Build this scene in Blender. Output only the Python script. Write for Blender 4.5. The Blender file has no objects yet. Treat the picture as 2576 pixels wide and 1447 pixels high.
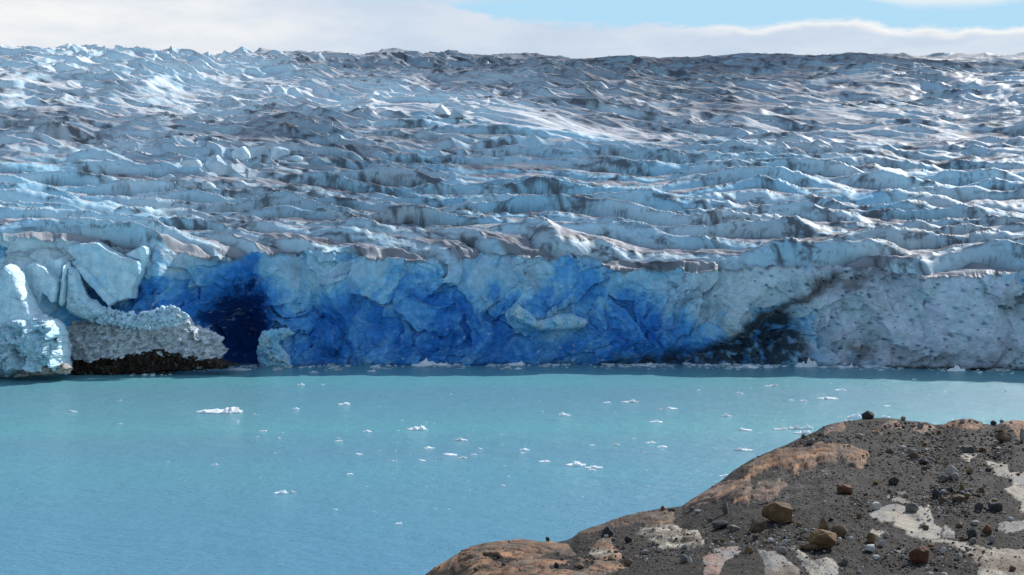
import bpy, math, random
import numpy as np
from mathutils import Matrix

random.seed(7)
rng = np.random.default_rng(11)
sc = bpy.context.scene
COL = sc.collection
F4 = np.float32
K = 2576 / 1024.0            # tracing units -> frame units
FPX, CU, CV = 1407.0, 512.0, 287.5
HZ, CAMH = 232.0, 60.0       # horizon row, eye height over the lake
TH = math.atan((CV - HZ) / FPX)
CT, ST = math.cos(TH), math.sin(TH)

# ------------------------------------------------------------------ layout
def ray(u, v):
    xc = (np.asarray(u, float) - CU) / FPX
    yc = -(np.asarray(v, float) - CV) / FPX
    return xc, CT + yc * ST, -ST + yc * CT
def at(u, v, y):
    a, b, c = ray(u, v)
    k = y / b
    return a * k, b * k, CAMH + c * k
def on_water(u, v):
    a, b, c = ray(u, v)
    k = -CAMH / c
    return a * k, b * k
def project(x, y, z):
    zz = z - CAMH
    f = y * CT - zz * ST
    up = y * ST + zz * CT
    return CU + FPX * x / f, CV - FPX * up / f
def v_of(y, z):
    zz = z - CAMH
    return CV - FPX * (y * ST + zz * CT) / (y * CT - zz * ST)
def z_of(v, y):
    yc = -(np.asarray(v, float) - CV) / FPX
    return CAMH + y * (-ST + yc * CT) / (CT + yc * ST)
def curve(pts):
    p = np.array(pts, float)
    return lambda u: np.interp(u, p[:, 0] / K, p[:, 1] / K)
def sstep(a, b, x):
    t = np.clip((x - a) / (b - a), 0, 1)
    return t * t * (3 - 2 * t)

# ------------------------------------------------------------------ noise
_perm = np.random.default_rng(3).permutation(256)
_perm = np.concatenate([_perm, _perm]).astype(np.int32)
_ang = np.random.default_rng(5).uniform(0, 2 * np.pi, 256)
_gx, _gy = np.cos(_ang).astype(F4), np.sin(_ang).astype(F4)
def pn(x, y, seed=0):
    x = np.asarray(x, F4) + F4(seed * 17.31); y = np.asarray(y, F4) + F4(seed * 7.77)
    xf, yf = np.floor(x), np.floor(y)
    xi, yi = xf.astype(np.int32) & 255, yf.astype(np.int32) & 255
    fx, fy = x - xf, y - yf
    sx = fx * fx * fx * (fx * (fx * 6 - 15) + 10)
    sy = fy * fy * fy * (fy * (fy * 6 - 15) + 10)
    a, b = _perm[xi], _perm[(xi + 1) & 255]
    y1 = (yi + 1) & 255
    def g(h, dx, dy): return _gx[h] * dx + _gy[h] * dy
    n00 = g(_perm[a + yi], fx, fy); n10 = g(_perm[b + yi], fx - 1, fy)
    n01 = g(_perm[a + y1], fx, fy - 1); n11 = g(_perm[b + y1], fx - 1, fy - 1)
    n0 = n00 + sx * (n10 - n00); n1 = n01 + sx * (n11 - n01)
    return (n0 + sy * (n1 - n0)) * F4(1.41)
def fbm(x, y, o=4, seed=0, gain=.5):
    s = 0; a = 1.0
    for i in range(o):
        s = s + a * pn(x, y, seed + i); x = x * 2.03; y = y * 2.03; a *= gain
    return s
def ridge(x, y, seed=0, sharp=1.25):
    return np.clip(1 - np.abs(pn(x, y, seed)) * 1.7, 0, 1) ** sharp
def worley(x, y, seed=0):
    """nearest random cell point: distance, distance to second, cell hash, offset"""
    xi, yi = np.floor(x), np.floor(y)
    f1 = np.full(x.shape, 9, F4); f2 = f1.copy(); hid = np.zeros(x.shape, np.int32)
    ox = np.zeros(x.shape, F4); oy = ox.copy()
    for dx in (-1, 0, 1):
        for dy in (-1, 0, 1):
            cx = (xi + dx); cy = (yi + dy)
            h = _perm[(_perm[(cx.astype(np.int32) + seed * 13) & 255] + cy.astype(np.int32)) & 255]
            px = cx + (_perm[h + 1] / 255.0) - x; py = cy + (_perm[h + 97] / 255.0) - y
            d = np.sqrt(px * px + py * py).astype(F4)
            m = d < f1
            f2 = np.where(m, f1, np.minimum(f2, d))
            hid = np.where(m, h, hid); ox = np.where(m, -px, ox); oy = np.where(m, -py, oy)
            f1 = np.where(m, d, f1)
    return f1, f2, hid, ox, oy
def plates(x, y, seed, tilt):
    """broken flat plates: each cell is its own tilted plane"""
    f1, f2, h, ox, oy = worley(x, y, seed)
    a = _perm[h] / 255.0 * 6.283; t = _perm[(h + 31) & 255] / 255.0
    off = _perm[(h + 77) & 255] / 255.0 - .5
    return off + (np.cos(a) * ox + np.sin(a) * oy) * tilt * t, f2 - f1
def blobs(u, v, lst):
    """soft spots given in tracing units: x, y, rx, ry, turn, amount"""
    s = np.zeros(np.shape(u), F4)
    X, Y = u * K, v * K
    for (cx, cy, rx, ry, rot, amp) in lst:
        c, n = math.cos(math.radians(rot)), math.sin(math.radians(rot))
        dx, dy = X - cx, Y - cy
        a = (dx * c + dy * n) / rx; b = (-dx * n + dy * c) / ry
        s += amp * np.exp(-(a * a + b * b))
    return s
def polydist(px, py, poly):
    """signed distance (inside positive) to a closed polygon"""
    P = np.array(poly, float); n = len(P)
    d = np.full(px.shape, 1e9); ins = np.zeros(px.shape, bool)
    for i in range(n):
        ax, ay = P[i]; bx, by = P[(i + 1) % n]
        ex, ey = bx - ax, by - ay
        t = np.clip(((px - ax) * ex + (py - ay) * ey) / (ex * ex + ey * ey + 1e-12), 0, 1)
        d = np.minimum(d, np.hypot(px - ax - t * ex, py - ay - t * ey))
        if ay != by:
            c = ((ay > py) != (by > py)) & (px < (bx - ax) * (py - ay) / (by - ay) + ax)
            ins ^= c
    return np.where(ins, d, -d)
def lerp(a, b, t):
    return a + (b - a) * t
def cmix(a, b, t):
    return a + (np.asarray(b, F4) - a) * np.asarray(t, F4)[..., None]

# ------------------------------------------------------------------ meshes
def mesh_np(name, co, faces, mat, smooth=True, col=None):
    me = bpy.data.meshes.new(name)
    co = np.ascontiguousarray(co, F4).reshape(-1, 3)
    faces = np.ascontiguousarray(faces, np.int32)
    k = faces.shape[1]; nf = len(faces)
    me.vertices.add(len(co)); me.vertices.foreach_set('co', co.ravel())
    me.loops.add(nf * k); me.loops.foreach_set('vertex_index', faces.ravel())
    me.polygons.add(nf)
    me.polygons.foreach_set('loop_start', np.arange(0, nf * k, k, dtype=np.int32))
    me.polygons.foreach_set('use_smooth', np.full(nf, smooth))
    if col is not None:
        c4 = np.ones((len(co), 4), F4); c4[:, :3] = np.clip(col.reshape(-1, 3), 0.003, 1)
        at_ = me.color_attributes.new('tint', 'FLOAT_COLOR', 'POINT')
        at_.data.foreach_set('color', c4.ravel())
    me.update(calc_edges=True)
    me.materials.append(mat)
    return me
def grid_faces(nr, nc, keep=None):
    i = np.arange(nr * nc).reshape(nr, nc)
    q = np.stack([i[:-1, :-1], i[:-1, 1:], i[1:, 1:], i[1:, :-1]], -1)
    if keep is not None:
        k = keep[:-1, :-1] & keep[:-1, 1:] & keep[1:, 1:] & keep[1:, :-1]
        return q[k]
    return q.reshape(-1, 4)
def link(name, me, label=None, cat=None, group=None, kind=None, loc=(0, 0, 0), parent=None):
    o = bpy.data.objects.new(name, me); COL.objects.link(o); o.location = loc
    if label: o['label'] = label
    if cat: o['category'] = cat
    if group: o['group'] = group
    if kind: o['kind'] = kind
    if parent: o.parent = parent
    return o

def ico(sub):
    t = (1 + 5 ** .5) / 2
    v = [(-1, t, 0), (1, t, 0), (-1, -t, 0), (1, -t, 0), (0, -1, t), (0, 1, t), (0, -1, -t), (0, 1, -t), (t, 0, -1), (t, 0, 1), (-t, 0, -1), (-t, 0, 1)]
    f = [(0, 11, 5), (0, 5, 1), (0, 1, 7), (0, 7, 10), (0, 10, 11), (1, 5, 9), (5, 11, 4), (11, 10, 2), (10, 7, 6), (7, 1, 8), (3, 9, 4), (3, 4, 2), (3, 2, 6), (3, 6, 8), (3, 8, 9), (4, 9, 5), (2, 4, 11), (6, 2, 10), (8, 6, 7), (9, 8, 1)]
    for _ in range(sub):
        mid = {}; nf = []
        def m(a, b):
            k = (min(a, b), max(a, b))
            if k not in mid:
                mid[k] = len(v); v.append(tuple((p + q) / 2 for p, q in zip(v[a], v[b])))
            return mid[k]
        for a, b, c in f:
            x, y, z = m(a, b), m(b, c), m(c, a)
            nf += [(a, x, z), (b, y, x), (c, z, y), (x, y, z)]
        f = nf
    V = np.array(v, float)
    return V / np.linalg.norm(V, axis=1)[:, None], np.array(f, np.int32)
ICO = {k: ico(k) for k in (1, 2, 3, 4)}
def n3(p, s, seed):
    """cheap 3-D noise from three planes"""
    return (pn(p[:, 0] * s, p[:, 1] * s, seed) + pn(p[:, 1] * s, p[:, 2] * s, seed + 3) + pn(p[:, 2] * s, p[:, 0] * s, seed + 5)) / 1.7
def rock_shape(seed, sub=3, cuts=9, rough=.05, round_=.0, depth=.30):
    """a boulder: a ball cut by random planes, then weathered; unit size"""
    r = np.random.default_rng(seed)
    V, Fc = ICO[sub]
    rad = np.ones(len(V))
    for _ in range(cuts):
        n = r.normal(size=3); n /= np.linalg.norm(n)
        d = V @ n; k = r.uniform(1 - depth * 1.5, 1 - depth * .25)
        with np.errstate(divide='ignore'):
            lim = np.where(d > .05, k / np.maximum(d, .05), 9)
        rad = np.minimum(rad, lim)
    rad = lerp(rad, np.ones_like(rad) * .85, round_)
    p = V * rad[:, None]
    off = seed % 23
    p = p * (1 + rough * 1.6 * n3(V, 1.7, off)[:, None] + rough * n3(V, 4.1, off + 1)[:, None] + rough * .5 * n3(V, 9.0, off + 2)[:, None])
    lo, hi = p.min(0), p.max(0)
    p = (p - (lo + hi) / 2) / (hi - lo)          # unit box, centred
    return p, Fc

# ------------------------------------------------------------------ materials
def new_mat(name):
    m = bpy.data.materials.new(name); m.use_nodes = True
    nt = m.node_tree; b = nt.nodes['Principled BSDF']
    return m, nt, b
def N(nt, t, **kw):
    n = nt.nodes.new(t)
    for k, v in kw.items():
        if hasattr(n, k): setattr(n, k, v)
        else: n.inputs[k].default_value = v
    return n
def tint_mat(name, rough, scale, bump, bumpd, var=.25, fine=None, spec=.3, sss=None):
    """material that takes its colour from the mesh's own tint and adds grain"""
    m, nt, b = new_mat(name)
    L = nt.links.new
    a = N(nt, 'ShaderNodeAttribute', attribute_name='tint')
    tc = N(nt, 'ShaderNodeNewGeometry')
    n = N(nt, 'ShaderNodeTexNoise'); n.inputs['Scale'].default_value = scale; n.inputs['Detail'].default_value = 8; n.inputs['Roughness'].default_value = .65
    L(tc.outputs['Position'], n.inputs['Vector'])
    r = N(nt, 'ShaderNodeMapRange'); L(n.outputs['Fac'], r.inputs['Value'])
    r.inputs['From Min'].default_value = .3; r.inputs['From Max'].default_value = .7
    r.inputs['To Min'].default_value = 1 - var; r.inputs['To Max'].default_value = 1 + var
    mx = N(nt, 'ShaderNodeVectorMath', operation='SCALE')
    L(a.outputs['Color'], mx.inputs[0]); L(r.outputs['Result'], mx.inputs['Scale'])
    L(mx.outputs['Vector'], b.inputs['Base Color'])
    b.inputs['Roughness'].default_value = rough; b.inputs['Specular IOR Level'].default_value = spec
    n2 = N(nt, 'ShaderNodeTexNoise'); n2.inputs['Scale'].default_value = fine or scale * 2; n2.inputs['Detail'].default_value = 6; n2.inputs['Roughness'].default_value = .6
    L(tc.outputs['Position'], n2.inputs['Vector'])
    bp = N(nt, 'ShaderNodeBump'); bp.inputs['Strength'].default_value = bump; bp.inputs['Distance'].default_value = bumpd
    L(n2.outputs['Fac'], bp.inputs['Height']); L(bp.outputs['Normal'], b.inputs['Normal'])
    return m
M_GLACIER = tint_mat('glacier_ice', .6, .3, .35, .3, .12, fine=.8)
M_CLIFF = tint_mat('cliff_ice', .6, .30, .6, .5, .22, fine=.9, spec=.22)
M_HEAD = tint_mat('headland_ground', .85, 2.2, .8, .08, .22, fine=7, spec=.2)
def solid(name, c1, c2, scale, rough=.8, bump=.5, bumpd=.05, c3=None, spec=.25):
    """two or three rock colours mixed by noise in object space"""
    m, nt, b = new_mat(name); L = nt.links.new
    tc = N(nt, 'ShaderNodeTexCoord'); oi = N(nt, 'ShaderNodeObjectInfo')
    ad = N(nt, 'ShaderNodeVectorMath', operation='ADD')
    mu = N(nt, 'ShaderNodeVectorMath', operation='SCALE'); mu.inputs[0].default_value = (37, 53, 19)
    L(oi.outputs['Random'], mu.inputs['Scale']); L(tc.outputs['Object'], ad.inputs[0]); L(mu.outputs['Vector'], ad.inputs[1])
    n = N(nt, 'ShaderNodeTexNoise'); n.inputs['Scale'].default_value = scale; n.inputs['Detail'].default_value = 9; n.inputs['Roughness'].default_value = .68
    L(ad.outputs['Vector'], n.inputs['Vector'])
    cr = N(nt, 'ShaderNodeValToRGB'); cr.color_ramp.elements[0].position = .36; cr.color_ramp.elements[1].position = .64
    cr.color_ramp.elements[0].color = (*c1, 1); cr.color_ramp.elements[1].color = (*c2, 1)
    if c3:
        e = cr.color_ramp.elements.new(.52); e.color = (*c3, 1)
    L(n.outputs['Fac'], cr.inputs['Fac'])
    mr = N(nt, 'ShaderNodeMapRange'); L(oi.outputs['Random'], mr.inputs['Value']); mr.inputs['To Min'].default_value = .8; mr.inputs['To Max'].default_value = 1.2
    sc_ = N(nt, 'ShaderNodeVectorMath', operation='SCALE'); L(cr.outputs['Color'], sc_.inputs[0]); L(mr.outputs['Result'], sc_.inputs['Scale'])
    L(sc_.outputs['Vector'], b.inputs['Base Color'])
    b.inputs['Roughness'].default_value = rough; b.inputs['Specular IOR Level'].default_value = spec
    n2 = N(nt, 'ShaderNodeTexNoise'); n2.inputs['Scale'].default_value = scale * 3; n2.inputs['Detail'].default_value = 6
    L(ad.outputs['Vector'], n2.inputs['Vector'])
    bp = N(nt, 'ShaderNodeBump'); bp.inputs['Strength'].default_value = bump; bp.inputs['Distance'].default_value = bumpd
    L(n2.outputs['Fac'], bp.inputs['Height']); L(bp.outputs['Normal'], b.inputs['Normal'])
    return m
M_ROCK = {
    'ochre': solid('ochre_rock', (.09, .052, .024), (.21, .13, .062), 1.6, c3=(.15, .09, .042)),
    'brown': solid('brown_rock', (.085, .052, .032), (.19, .125, .08), 1.8, c3=(.13, .085, .055)),
    'rust': solid('rust_rock', (.075, .032, .018), (.18, .085, .045), 1.8, c3=(.125, .055, .03)),
    'dark': solid('dark_rock', (.022, .021, .022), (.065, .06, .06), 2.0),
    'grey': solid('grey_rock', (.08, .075, .07), (.19, .178, .165), 2.0),
    'pale': solid('pale_rock', (.20, .18, .155), (.38, .345, .305), 2.2),
    'white': solid('white_rock', (.33, .315, .295), (.52, .50, .475), 2.2),
    'lilac': solid('lilac_rock', (.15, .135, .135), (.27, .245, .24), 2.0),
}
M_FLOE = solid('floating_ice', (.74, .86, .90), (.93, .94, .95), .5, rough=.5, bump=.3, bumpd=.1, c3=(.90, .93, .95), spec=.4)
M_CHIP = solid('small_ice', (.75, .85, .88), (.9, .92, .93), 1.2, rough=.5, bump=.3, bumpd=.1)

def water_mat():
    m, nt, b = new_mat('lake_water'); L = nt.links.new
    g = N(nt, 'ShaderNodeNewGeometry')
    def noise(sx, sy, scale, det, rough=.5):
        mp = N(nt, 'ShaderNodeMapping'); mp.inputs['Scale'].default_value = (sx, sy, 1)
        L(g.outputs['Position'], mp.inputs['Vector'])
        n = N(nt, 'ShaderNodeTexNoise'); n.inputs['Scale'].default_value = scale; n.inputs['Detail'].default_value = det; n.inputs['Roughness'].default_value = rough
        L(mp.outputs['Vector'], n.inputs['Vector']); return n
    big = noise(.10, 1.0, .011, 4)
    cr = N(nt, 'ShaderNodeValToRGB'); cr.color_ramp.elements[0].position = .38; cr.color_ramp.elements[1].position = .64
    cr.color_ramp.elements[0].color = (.16, .375, .455, 1); cr.color_ramp.elements[1].color = (.155, .445, .49, 1)
    L(big.outputs['Fac'], cr.inputs['Fac'])  # teal and blue-grey bands: wind and cloud shade painted into the colour
    sp = N(nt, 'ShaderNodeSeparateXYZ'); L(g.outputs['Position'], sp.inputs[0])
    refl_noise = noise(1, 1, .006, 3)
    pm = N(nt, 'ShaderNodeMath', operation='MULTIPLY_ADD'); L(refl_noise.outputs['Fac'], pm.inputs[0]); pm.inputs[1].default_value = 160; L(sp.outputs['Y'], pm.inputs[2])
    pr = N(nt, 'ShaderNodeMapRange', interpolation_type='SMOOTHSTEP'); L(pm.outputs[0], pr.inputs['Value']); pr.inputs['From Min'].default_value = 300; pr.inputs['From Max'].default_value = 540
    mxw = N(nt, 'ShaderNodeMix', data_type='RGBA'); L(pr.outputs[0], mxw.inputs[0]); mxw.inputs[6].default_value = (.135, .345, .485, 1); L(cr.outputs['Color'], mxw.inputs[7])  # nearer water painted bluer, standing in for the reflected sky
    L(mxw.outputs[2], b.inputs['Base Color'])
    b.inputs['Roughness'].default_value = .2; b.inputs['IOR'].default_value = 1.33
    w1 = noise(.45, 1.0, .8, 5, .68)
    w2 = noise(.6, 1.0, .13, 3, .5)
    ad = N(nt, 'ShaderNodeMath', operation='MULTIPLY_ADD'); L(w2.outputs['Fac'], ad.inputs[0]); ad.inputs[1].default_value = 1.6; L(w1.outputs['Fac'], ad.inputs[2])
    bp = N(nt, 'ShaderNodeBump'); bp.inputs['Strength'].default_value = 1; bp.inputs['Distance'].default_value = .6
    L(ad.outputs['Value'], bp.inputs['Height']); L(bp.outputs['Normal'], b.inputs['Normal'])
    return m
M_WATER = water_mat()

# ------------------------------------------------------------------ traced lines (tracing units)
BASE = curve([(-600, 950), (0, 948), (170, 940), (400, 934), (520, 926), (640, 921), (1000, 919), (1500, 917), (2000, 920), (2300, 926), (2576, 932), (3200, 945)])
TOP = curve([(-600, 585), (0, 592), (60, 598), (170, 606), (255, 604), (330, 628), (372, 640), (384, 612), (430, 636), (520, 650), (560, 644), (600, 648), (640, 641), (700, 640), (770, 636), (862, 631), (880, 641),
             (930, 645), (960, 654), (985, 650), (1010, 655), (1060, 654), (1125, 660), (1180, 652), (1250, 640), (1330, 648), (1380, 655), (1410, 640), (1440, 634), (1470, 644), (1500, 655), (1565, 690), (1600, 684), (1720, 681), (1840, 684), (1880, 673),
             (2050, 671), (2080, 668), (2150, 672), (2200, 674), (2260, 686), (2330, 698), (2420, 697), (2500, 690), (2576, 683), (3200, 670)])
SKY = curve([(-600, 105), (-100, 120), (0, 117), (60, 122), (100, 126), (135, 116), (180, 130), (240, 122), (262, 128), (300, 119), (335, 127), (370, 112), (420, 128), (470, 129), (500, 131), (560, 136), (600, 138), (640, 132), (660, 119), (710, 124),
             (760, 124), (800, 131), (860, 127), (930, 136), (965, 120), (1000, 121), (1050, 127), (1110, 136), (1130, 128), (1200, 135), (1260, 135), (1310, 132), (1360, 136), (1420, 142), (1500, 140), (1600, 143), (1700, 142), (1790, 138), (1850, 140), (1875, 133),
             (1930, 137), (1980, 135), (2060, 138), (2150, 132), (2250, 131), (2380, 136), (2480, 134), (2576, 130), (3200, 128)])

US = np.arange(-200, 1226, .85)
XC = (US - CU) / FPX
_, D_FRONT = on_water(US, BASE(US))
DSKY = 2600.0
jag = fbm(US / 16.0, US * 0, 5, 41, .55) * 1.3 + 1.1 * sstep(.12, .2, pn(US / 26.0, US * 0, 57)) - .9 * sstep(.3, .36, pn(US / 15.0, US * 0, 58))
Z_TOP = z_of(TOP(US), D_FRONT) + jag
Z_SKY = z_of(SKY(US), DSKY)

# ------------------------------------------------------------------ ice cliff
def shards(X, Z):
    """the fracture pattern of the face: big buttresses and smaller leaning flakes"""
    wx = X + 9 * fbm(X / 40, Z / 26, 2, 61) + 1.6 * fbm(X / 7, Z / 7, 3, 63); wz = Z + 6 * fbm(X / 30, Z / 24, 2, 71) + 1.6 * fbm(X / 6, Z / 6, 3, 73)
    a = (wx + .35 * wz) / 24; b = (wz - .25 * wx) / 27
    c = (wx - .45 * wz) / 8.5; e = (wz + .1 * wx) / 12.5
    return wx, wz, a, b, c, e
def cliff_disp(u, v, X, Z, H):
    wx, wz, a, b, c, e = shards(X, Z)
    p1, e1 = plates(a, b, 2, 1.3)
    p2, e2 = plates(c, e, 5, 1.4)
    p3, e3 = plates((wx + .5 * wz) / 3.1, wz / 4.2, 9, 1.2)
    rough = np.clip(.60 + .8 * fbm(X / 38, Z / 22, 2, 81) + blobs(u, v, [(500, 820, 120, 60, 0, .3), (1000, 860, 400, 50, 0, .45), (740, 700, 90, 70, 0, -.45), (1250, 690, 120, 50, 0, -.35), (1900, 730, 110, 60, -20, -.5), (1650, 780, 80, 60, 0, .3), (2350, 800, 260, 100, 0, -.15)]), .1, 1.25)
    d = 6.5 * p1 + 4.2 * p2 * rough + 1.3 * p3 * rough
    d += 4.5 * (ridge(wx / 24, wz / 60, 12) - .5) + .8 * fbm(X / 5, Z / 5, 4, 31) * rough + .22 * pn(X / .9, Z / .9, 44)
    # the deep cave, hollows and swellings
    d += blobs(u, v, [(560, 830, 95, 95, 0, -24), (595, 890, 60, 70, 0, -14), (500, 700, 60, 70, 20, -3), (700, 880, 45, 60, 0, 7), (620, 700, 28, 60, 0, -4),
                      (810, 905, 40, 30, 0, -5), (1245, 735, 24, 40, 0, -4), (1480, 740, 30, 60, 10, -4), (1560, 780, 40, 70, 20, -5), (1960, 850, 90, 60, -25, -12), (1720, 900, 170, 22, -5, -8),
                      (1230, 700, 90, 45, -10, 3), (1360, 800, 80, 40, 15, 4), (1520, 745, 45, 50, 0, 4.5), (1890, 740, 70, 70, -30, 4.5), (2150, 830, 60, 70, 0, 4), (2300, 840, 80, 70, 0, 5.5), (2450, 800, 90, 90, 0, 4), (2250, 700, 30, 60, -35, -6), (2340, 775, 14, 60, -40, -5), (2420, 850, 80, 50, 20, 5), (2110, 900, 40, 40, 0, 3.5), (2200, 880, 14, 50, 5, -4), (2480, 740, 16, 50, 30, -4), (2560, 790, 40, 70, 0, -4), (2000, 690, 60, 30, -10, 3),
                      (260, 740, 120, 110, 0, -9), (400, 700, 26, 90, 0, 7), (425, 800, 40, 22, 0, 6)])
    d -= np.clip(Z / H, 0, 1) * 3.5                       # leans back a little
    d -= 2.2 * np.exp(-np.clip(Z, 0, None) / 1.2)          # notch melted at the water
    # melt pocks on the old faces at the right
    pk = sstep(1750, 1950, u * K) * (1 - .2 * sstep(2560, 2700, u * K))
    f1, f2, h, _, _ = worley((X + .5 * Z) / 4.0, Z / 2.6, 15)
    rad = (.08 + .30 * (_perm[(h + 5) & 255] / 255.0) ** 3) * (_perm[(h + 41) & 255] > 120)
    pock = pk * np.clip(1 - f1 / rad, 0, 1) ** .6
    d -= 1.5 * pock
    return d, e1, e2, pock

def build_cliff():
    nr = 330
    t = np.linspace(0, 1, nr)[:, None]
    Zb = -3 + (Z_TOP[None] + 3) * t
    u = np.repeat(US[None], nr, 0)
    D = np.repeat(D_FRONT[None], nr, 0)
    v = v_of(D, Zb); X = XC[None] * D
    H = np.repeat(Z_TOP[None], nr, 0)
    d, e1, e2, pock = cliff_disp(u, v, X, Zb, H)
    Y = D - d
    # colour: old pale faces, fresh deep blue, silt and basal dirt
    X0, Y0 = u * K, v * K
    wu = u + 4 * fbm(X / 9, Zb / 9, 4, 91); wv = v + 3 * fbm(X / 9, Zb / 8, 4, 95)
    H_ = Z_TOP[None]
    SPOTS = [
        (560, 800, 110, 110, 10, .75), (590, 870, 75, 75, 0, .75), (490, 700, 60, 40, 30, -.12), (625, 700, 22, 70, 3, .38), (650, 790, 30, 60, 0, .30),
        (540, 680, 50, 30, 20, -.05), (760, 700, 80, 75, 0, -.42), (870, 690, 90, 50, 15, -.28), (720, 790, 35, 50, 0, -.10), (690, 850, 35, 50, 0, -.22), (690, 900, 30, 30, 0, -.1),
        (860, 800, 90, 40, -5, .36), (840, 880, 60, 40, 0, .34), (960, 820, 50, 60, 0, .26), (1000, 700, 110, 35, -5, .14), (920, 665, 60, 16, 5, -.12), (1040, 670, 70, 16, 0, -.06),
        (1080, 750, 60, 30, 0, .34), (1060, 810, 30, 60, 0, -.05), (1180, 760, 50, 60, 0, .28), (1150, 840, 90, 50, 0, .14), (1010, 880, 70, 40, 0, .18), (1250, 860, 120, 45, 0, .22),
        (1190, 690, 60, 40, -20, -.32), (1310, 690, 90, 50, -20, -.38), (1245, 735, 18, 34, 0, .55), (1220, 760, 30, 30, 0, -.2), (1340, 750, 60, 18, -30, .38), (1460, 700, 50, 40, 0, .10), (1480, 740, 40, 60, 0, .28),
        (1330, 800, 60, 18, 15, -.32), (1420, 800, 50, 20, 5, -.36), (1380, 845, 60, 12, -10, -.28), (1520, 740, 36, 40, 0, -.26), (1560, 800, 40, 60, 15, .32), (1440, 880, 60, 30, 0, .22), (1530, 870, 80, 40, -20, .05),
        (1640, 800, 40, 60, 0, .34), (1680, 730, 60, 50, 0, -.30), (1600, 710, 30, 30, 0, -.06), (1620, 860, 70, 40, 0, .22), (1740, 850, 60, 40, 0, .28), (1760, 740, 60, 70, 30, -.42),
        (1900, 720, 120, 60, -15, -.50), (1860, 800, 70, 40, -20, -.40), (2060, 750, 70, 60, 0, -.38), (1960, 700, 60, 40, 0, .06), (2040, 790, 30, 40, 0, .22), (1990, 830, 50, 40, 0, .06),
        (2200, 800, 140, 130, 0, -.55), (2450, 800, 200, 140, 0, -.60), (2350, 880, 200, 60, 0, -.45), (2330, 730, 80, 40, -20, .16),
        (200, 640, 230, 60, 0, -.6), (90, 760, 120, 120, 0, -.3), (220, 780, 90, 50, 0, .45), (380, 780, 70, 70, 0, .42), (400, 690, 24, 60, 0, .10), (440, 640, 40, 30, 0, -.25)]
    wx, wz, ca, cb, cc_, ce = shards(X, Zb)
    f1, f2, hid, ox, oy = worley(cc_, ce, 5)
    f1b, f2b, hidb, oxb, oyb = worley(ca, cb, 2)
    # the tone of a flake follows the middle of the flake, so that colour changes at the fractures
    um = u - (ox * 8.5 / np.maximum(D, 1) * FPX) * .9; vm = v + oy * 12.5 / np.maximum(D, 1) * FPX * .9
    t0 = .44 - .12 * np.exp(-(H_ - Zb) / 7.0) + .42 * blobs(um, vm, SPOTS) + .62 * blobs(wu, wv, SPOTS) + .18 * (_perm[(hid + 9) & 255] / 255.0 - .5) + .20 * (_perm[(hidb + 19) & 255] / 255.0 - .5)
    t0 += .20 * (.5 - Zb / H_) * sstep(380, 480, X0) * sstep(1850, 1650, X0)
    t0 += sstep(420, 520, X0) * sstep(1760, 1600, X0) * .06
    t0 += .16 * fbm(X / 12, Zb / 9, 4, 101) + .13 * fbm(X / 2.4, Zb / 2.4, 4, 111) + .22 * ox * np.cos(hid) + .16 * oy * np.sin(hid * 1.7)
    lam = pn(X / 40, (Zb - .22 * X + 2 * pn(X / 30, Zb / 20, 120)) / .9, 121)        # thin layering
    t0 += .07 * lam * blobs(wu, wv, [(1040, 720, 160, 70, 0, 1.4), (560, 830, 120, 60, 0, .5)])
    t0 = np.clip(t0, 0, 1.25)
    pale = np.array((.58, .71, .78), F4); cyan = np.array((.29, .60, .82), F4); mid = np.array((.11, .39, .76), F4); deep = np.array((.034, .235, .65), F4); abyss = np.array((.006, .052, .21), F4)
    c = np.broadcast_to(pale, u.shape + (3,)).copy()
    c = cmix(c, (.43, .66, .83), sstep(400, 560, X0) * sstep(1850, 1650, X0) * .85)
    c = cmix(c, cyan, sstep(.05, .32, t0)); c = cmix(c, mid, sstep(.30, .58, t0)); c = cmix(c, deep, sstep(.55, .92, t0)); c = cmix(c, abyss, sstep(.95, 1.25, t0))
    # old greyish ice at the right with lilac cast
    old = np.clip(sstep(1950, 2150, X0 + 60 * fbm(X / 20, Zb / 14, 3, 131)), 0, 1)
    c = cmix(c, (.70, .755, .88), old * .8 * np.clip(.6 + 1.1 * fbm(X / 9, Zb / 7, 4, 135), 0, 1.4))
    # white frost crumbs and freshly broken edges
    fr = np.clip((fbm(X / 3.2, Zb / 2.2, 5, 141) - .55) * 3, 0, 1) * np.clip(.25 + blobs(u, v, [(690, 880, 50, 60, 0, 1), (1380, 815, 90, 50, 10, 1), (1450, 880, 80, 50, 0, .7), (1150, 850, 200, 60, 0, .5), (2000, 860, 50, 60, 0, .9), (1300, 890, 500, 24, 0, .7), (480, 800, 80, 60, 0, .8)]), 0, 1)
    c = cmix(c, (.55, .70, .82), fr * .75)
    # dirt
    dt = np.clip(fbm(X / 10, Zb / 7, 5, 151) * 1.1 + .1, 0, 1)
    dirt = blobs(wu, wv, [(2110, 700, 60, 35, -15, 1.2), (2160, 740, 55, 50, 0, .8), (2250, 690, 110, 34, 0, .9), (2040, 745, 70, 20, -35, .9), (2150, 870, 90, 50, 0, .75), (2300, 900, 260, 26, 0, .7), (2560, 750, 40, 50, 0, 1.0), (2250, 780, 60, 60, 0, .35), (2500, 880, 140, 40, 0, .3),
                          (740, 690, 40, 30, 0, .35), (1340, 700, 14, 60, -50, .55), (560, 655, 120, 10, 5, .6)]) * (.35 + dt)
    rim = np.exp(-((Z_TOP[None] - Zb) / 1.1) ** 2) * np.clip(.5 + fbm(X / 14, Zb * 0, 3, 161), 0, 1)
    c = cmix(c, (.17, .165, .165), np.clip(dirt * .8, 0, .85)); c = cmix(c, (.20, .185, .165), np.clip(rim * .8, 0, .8))
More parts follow.
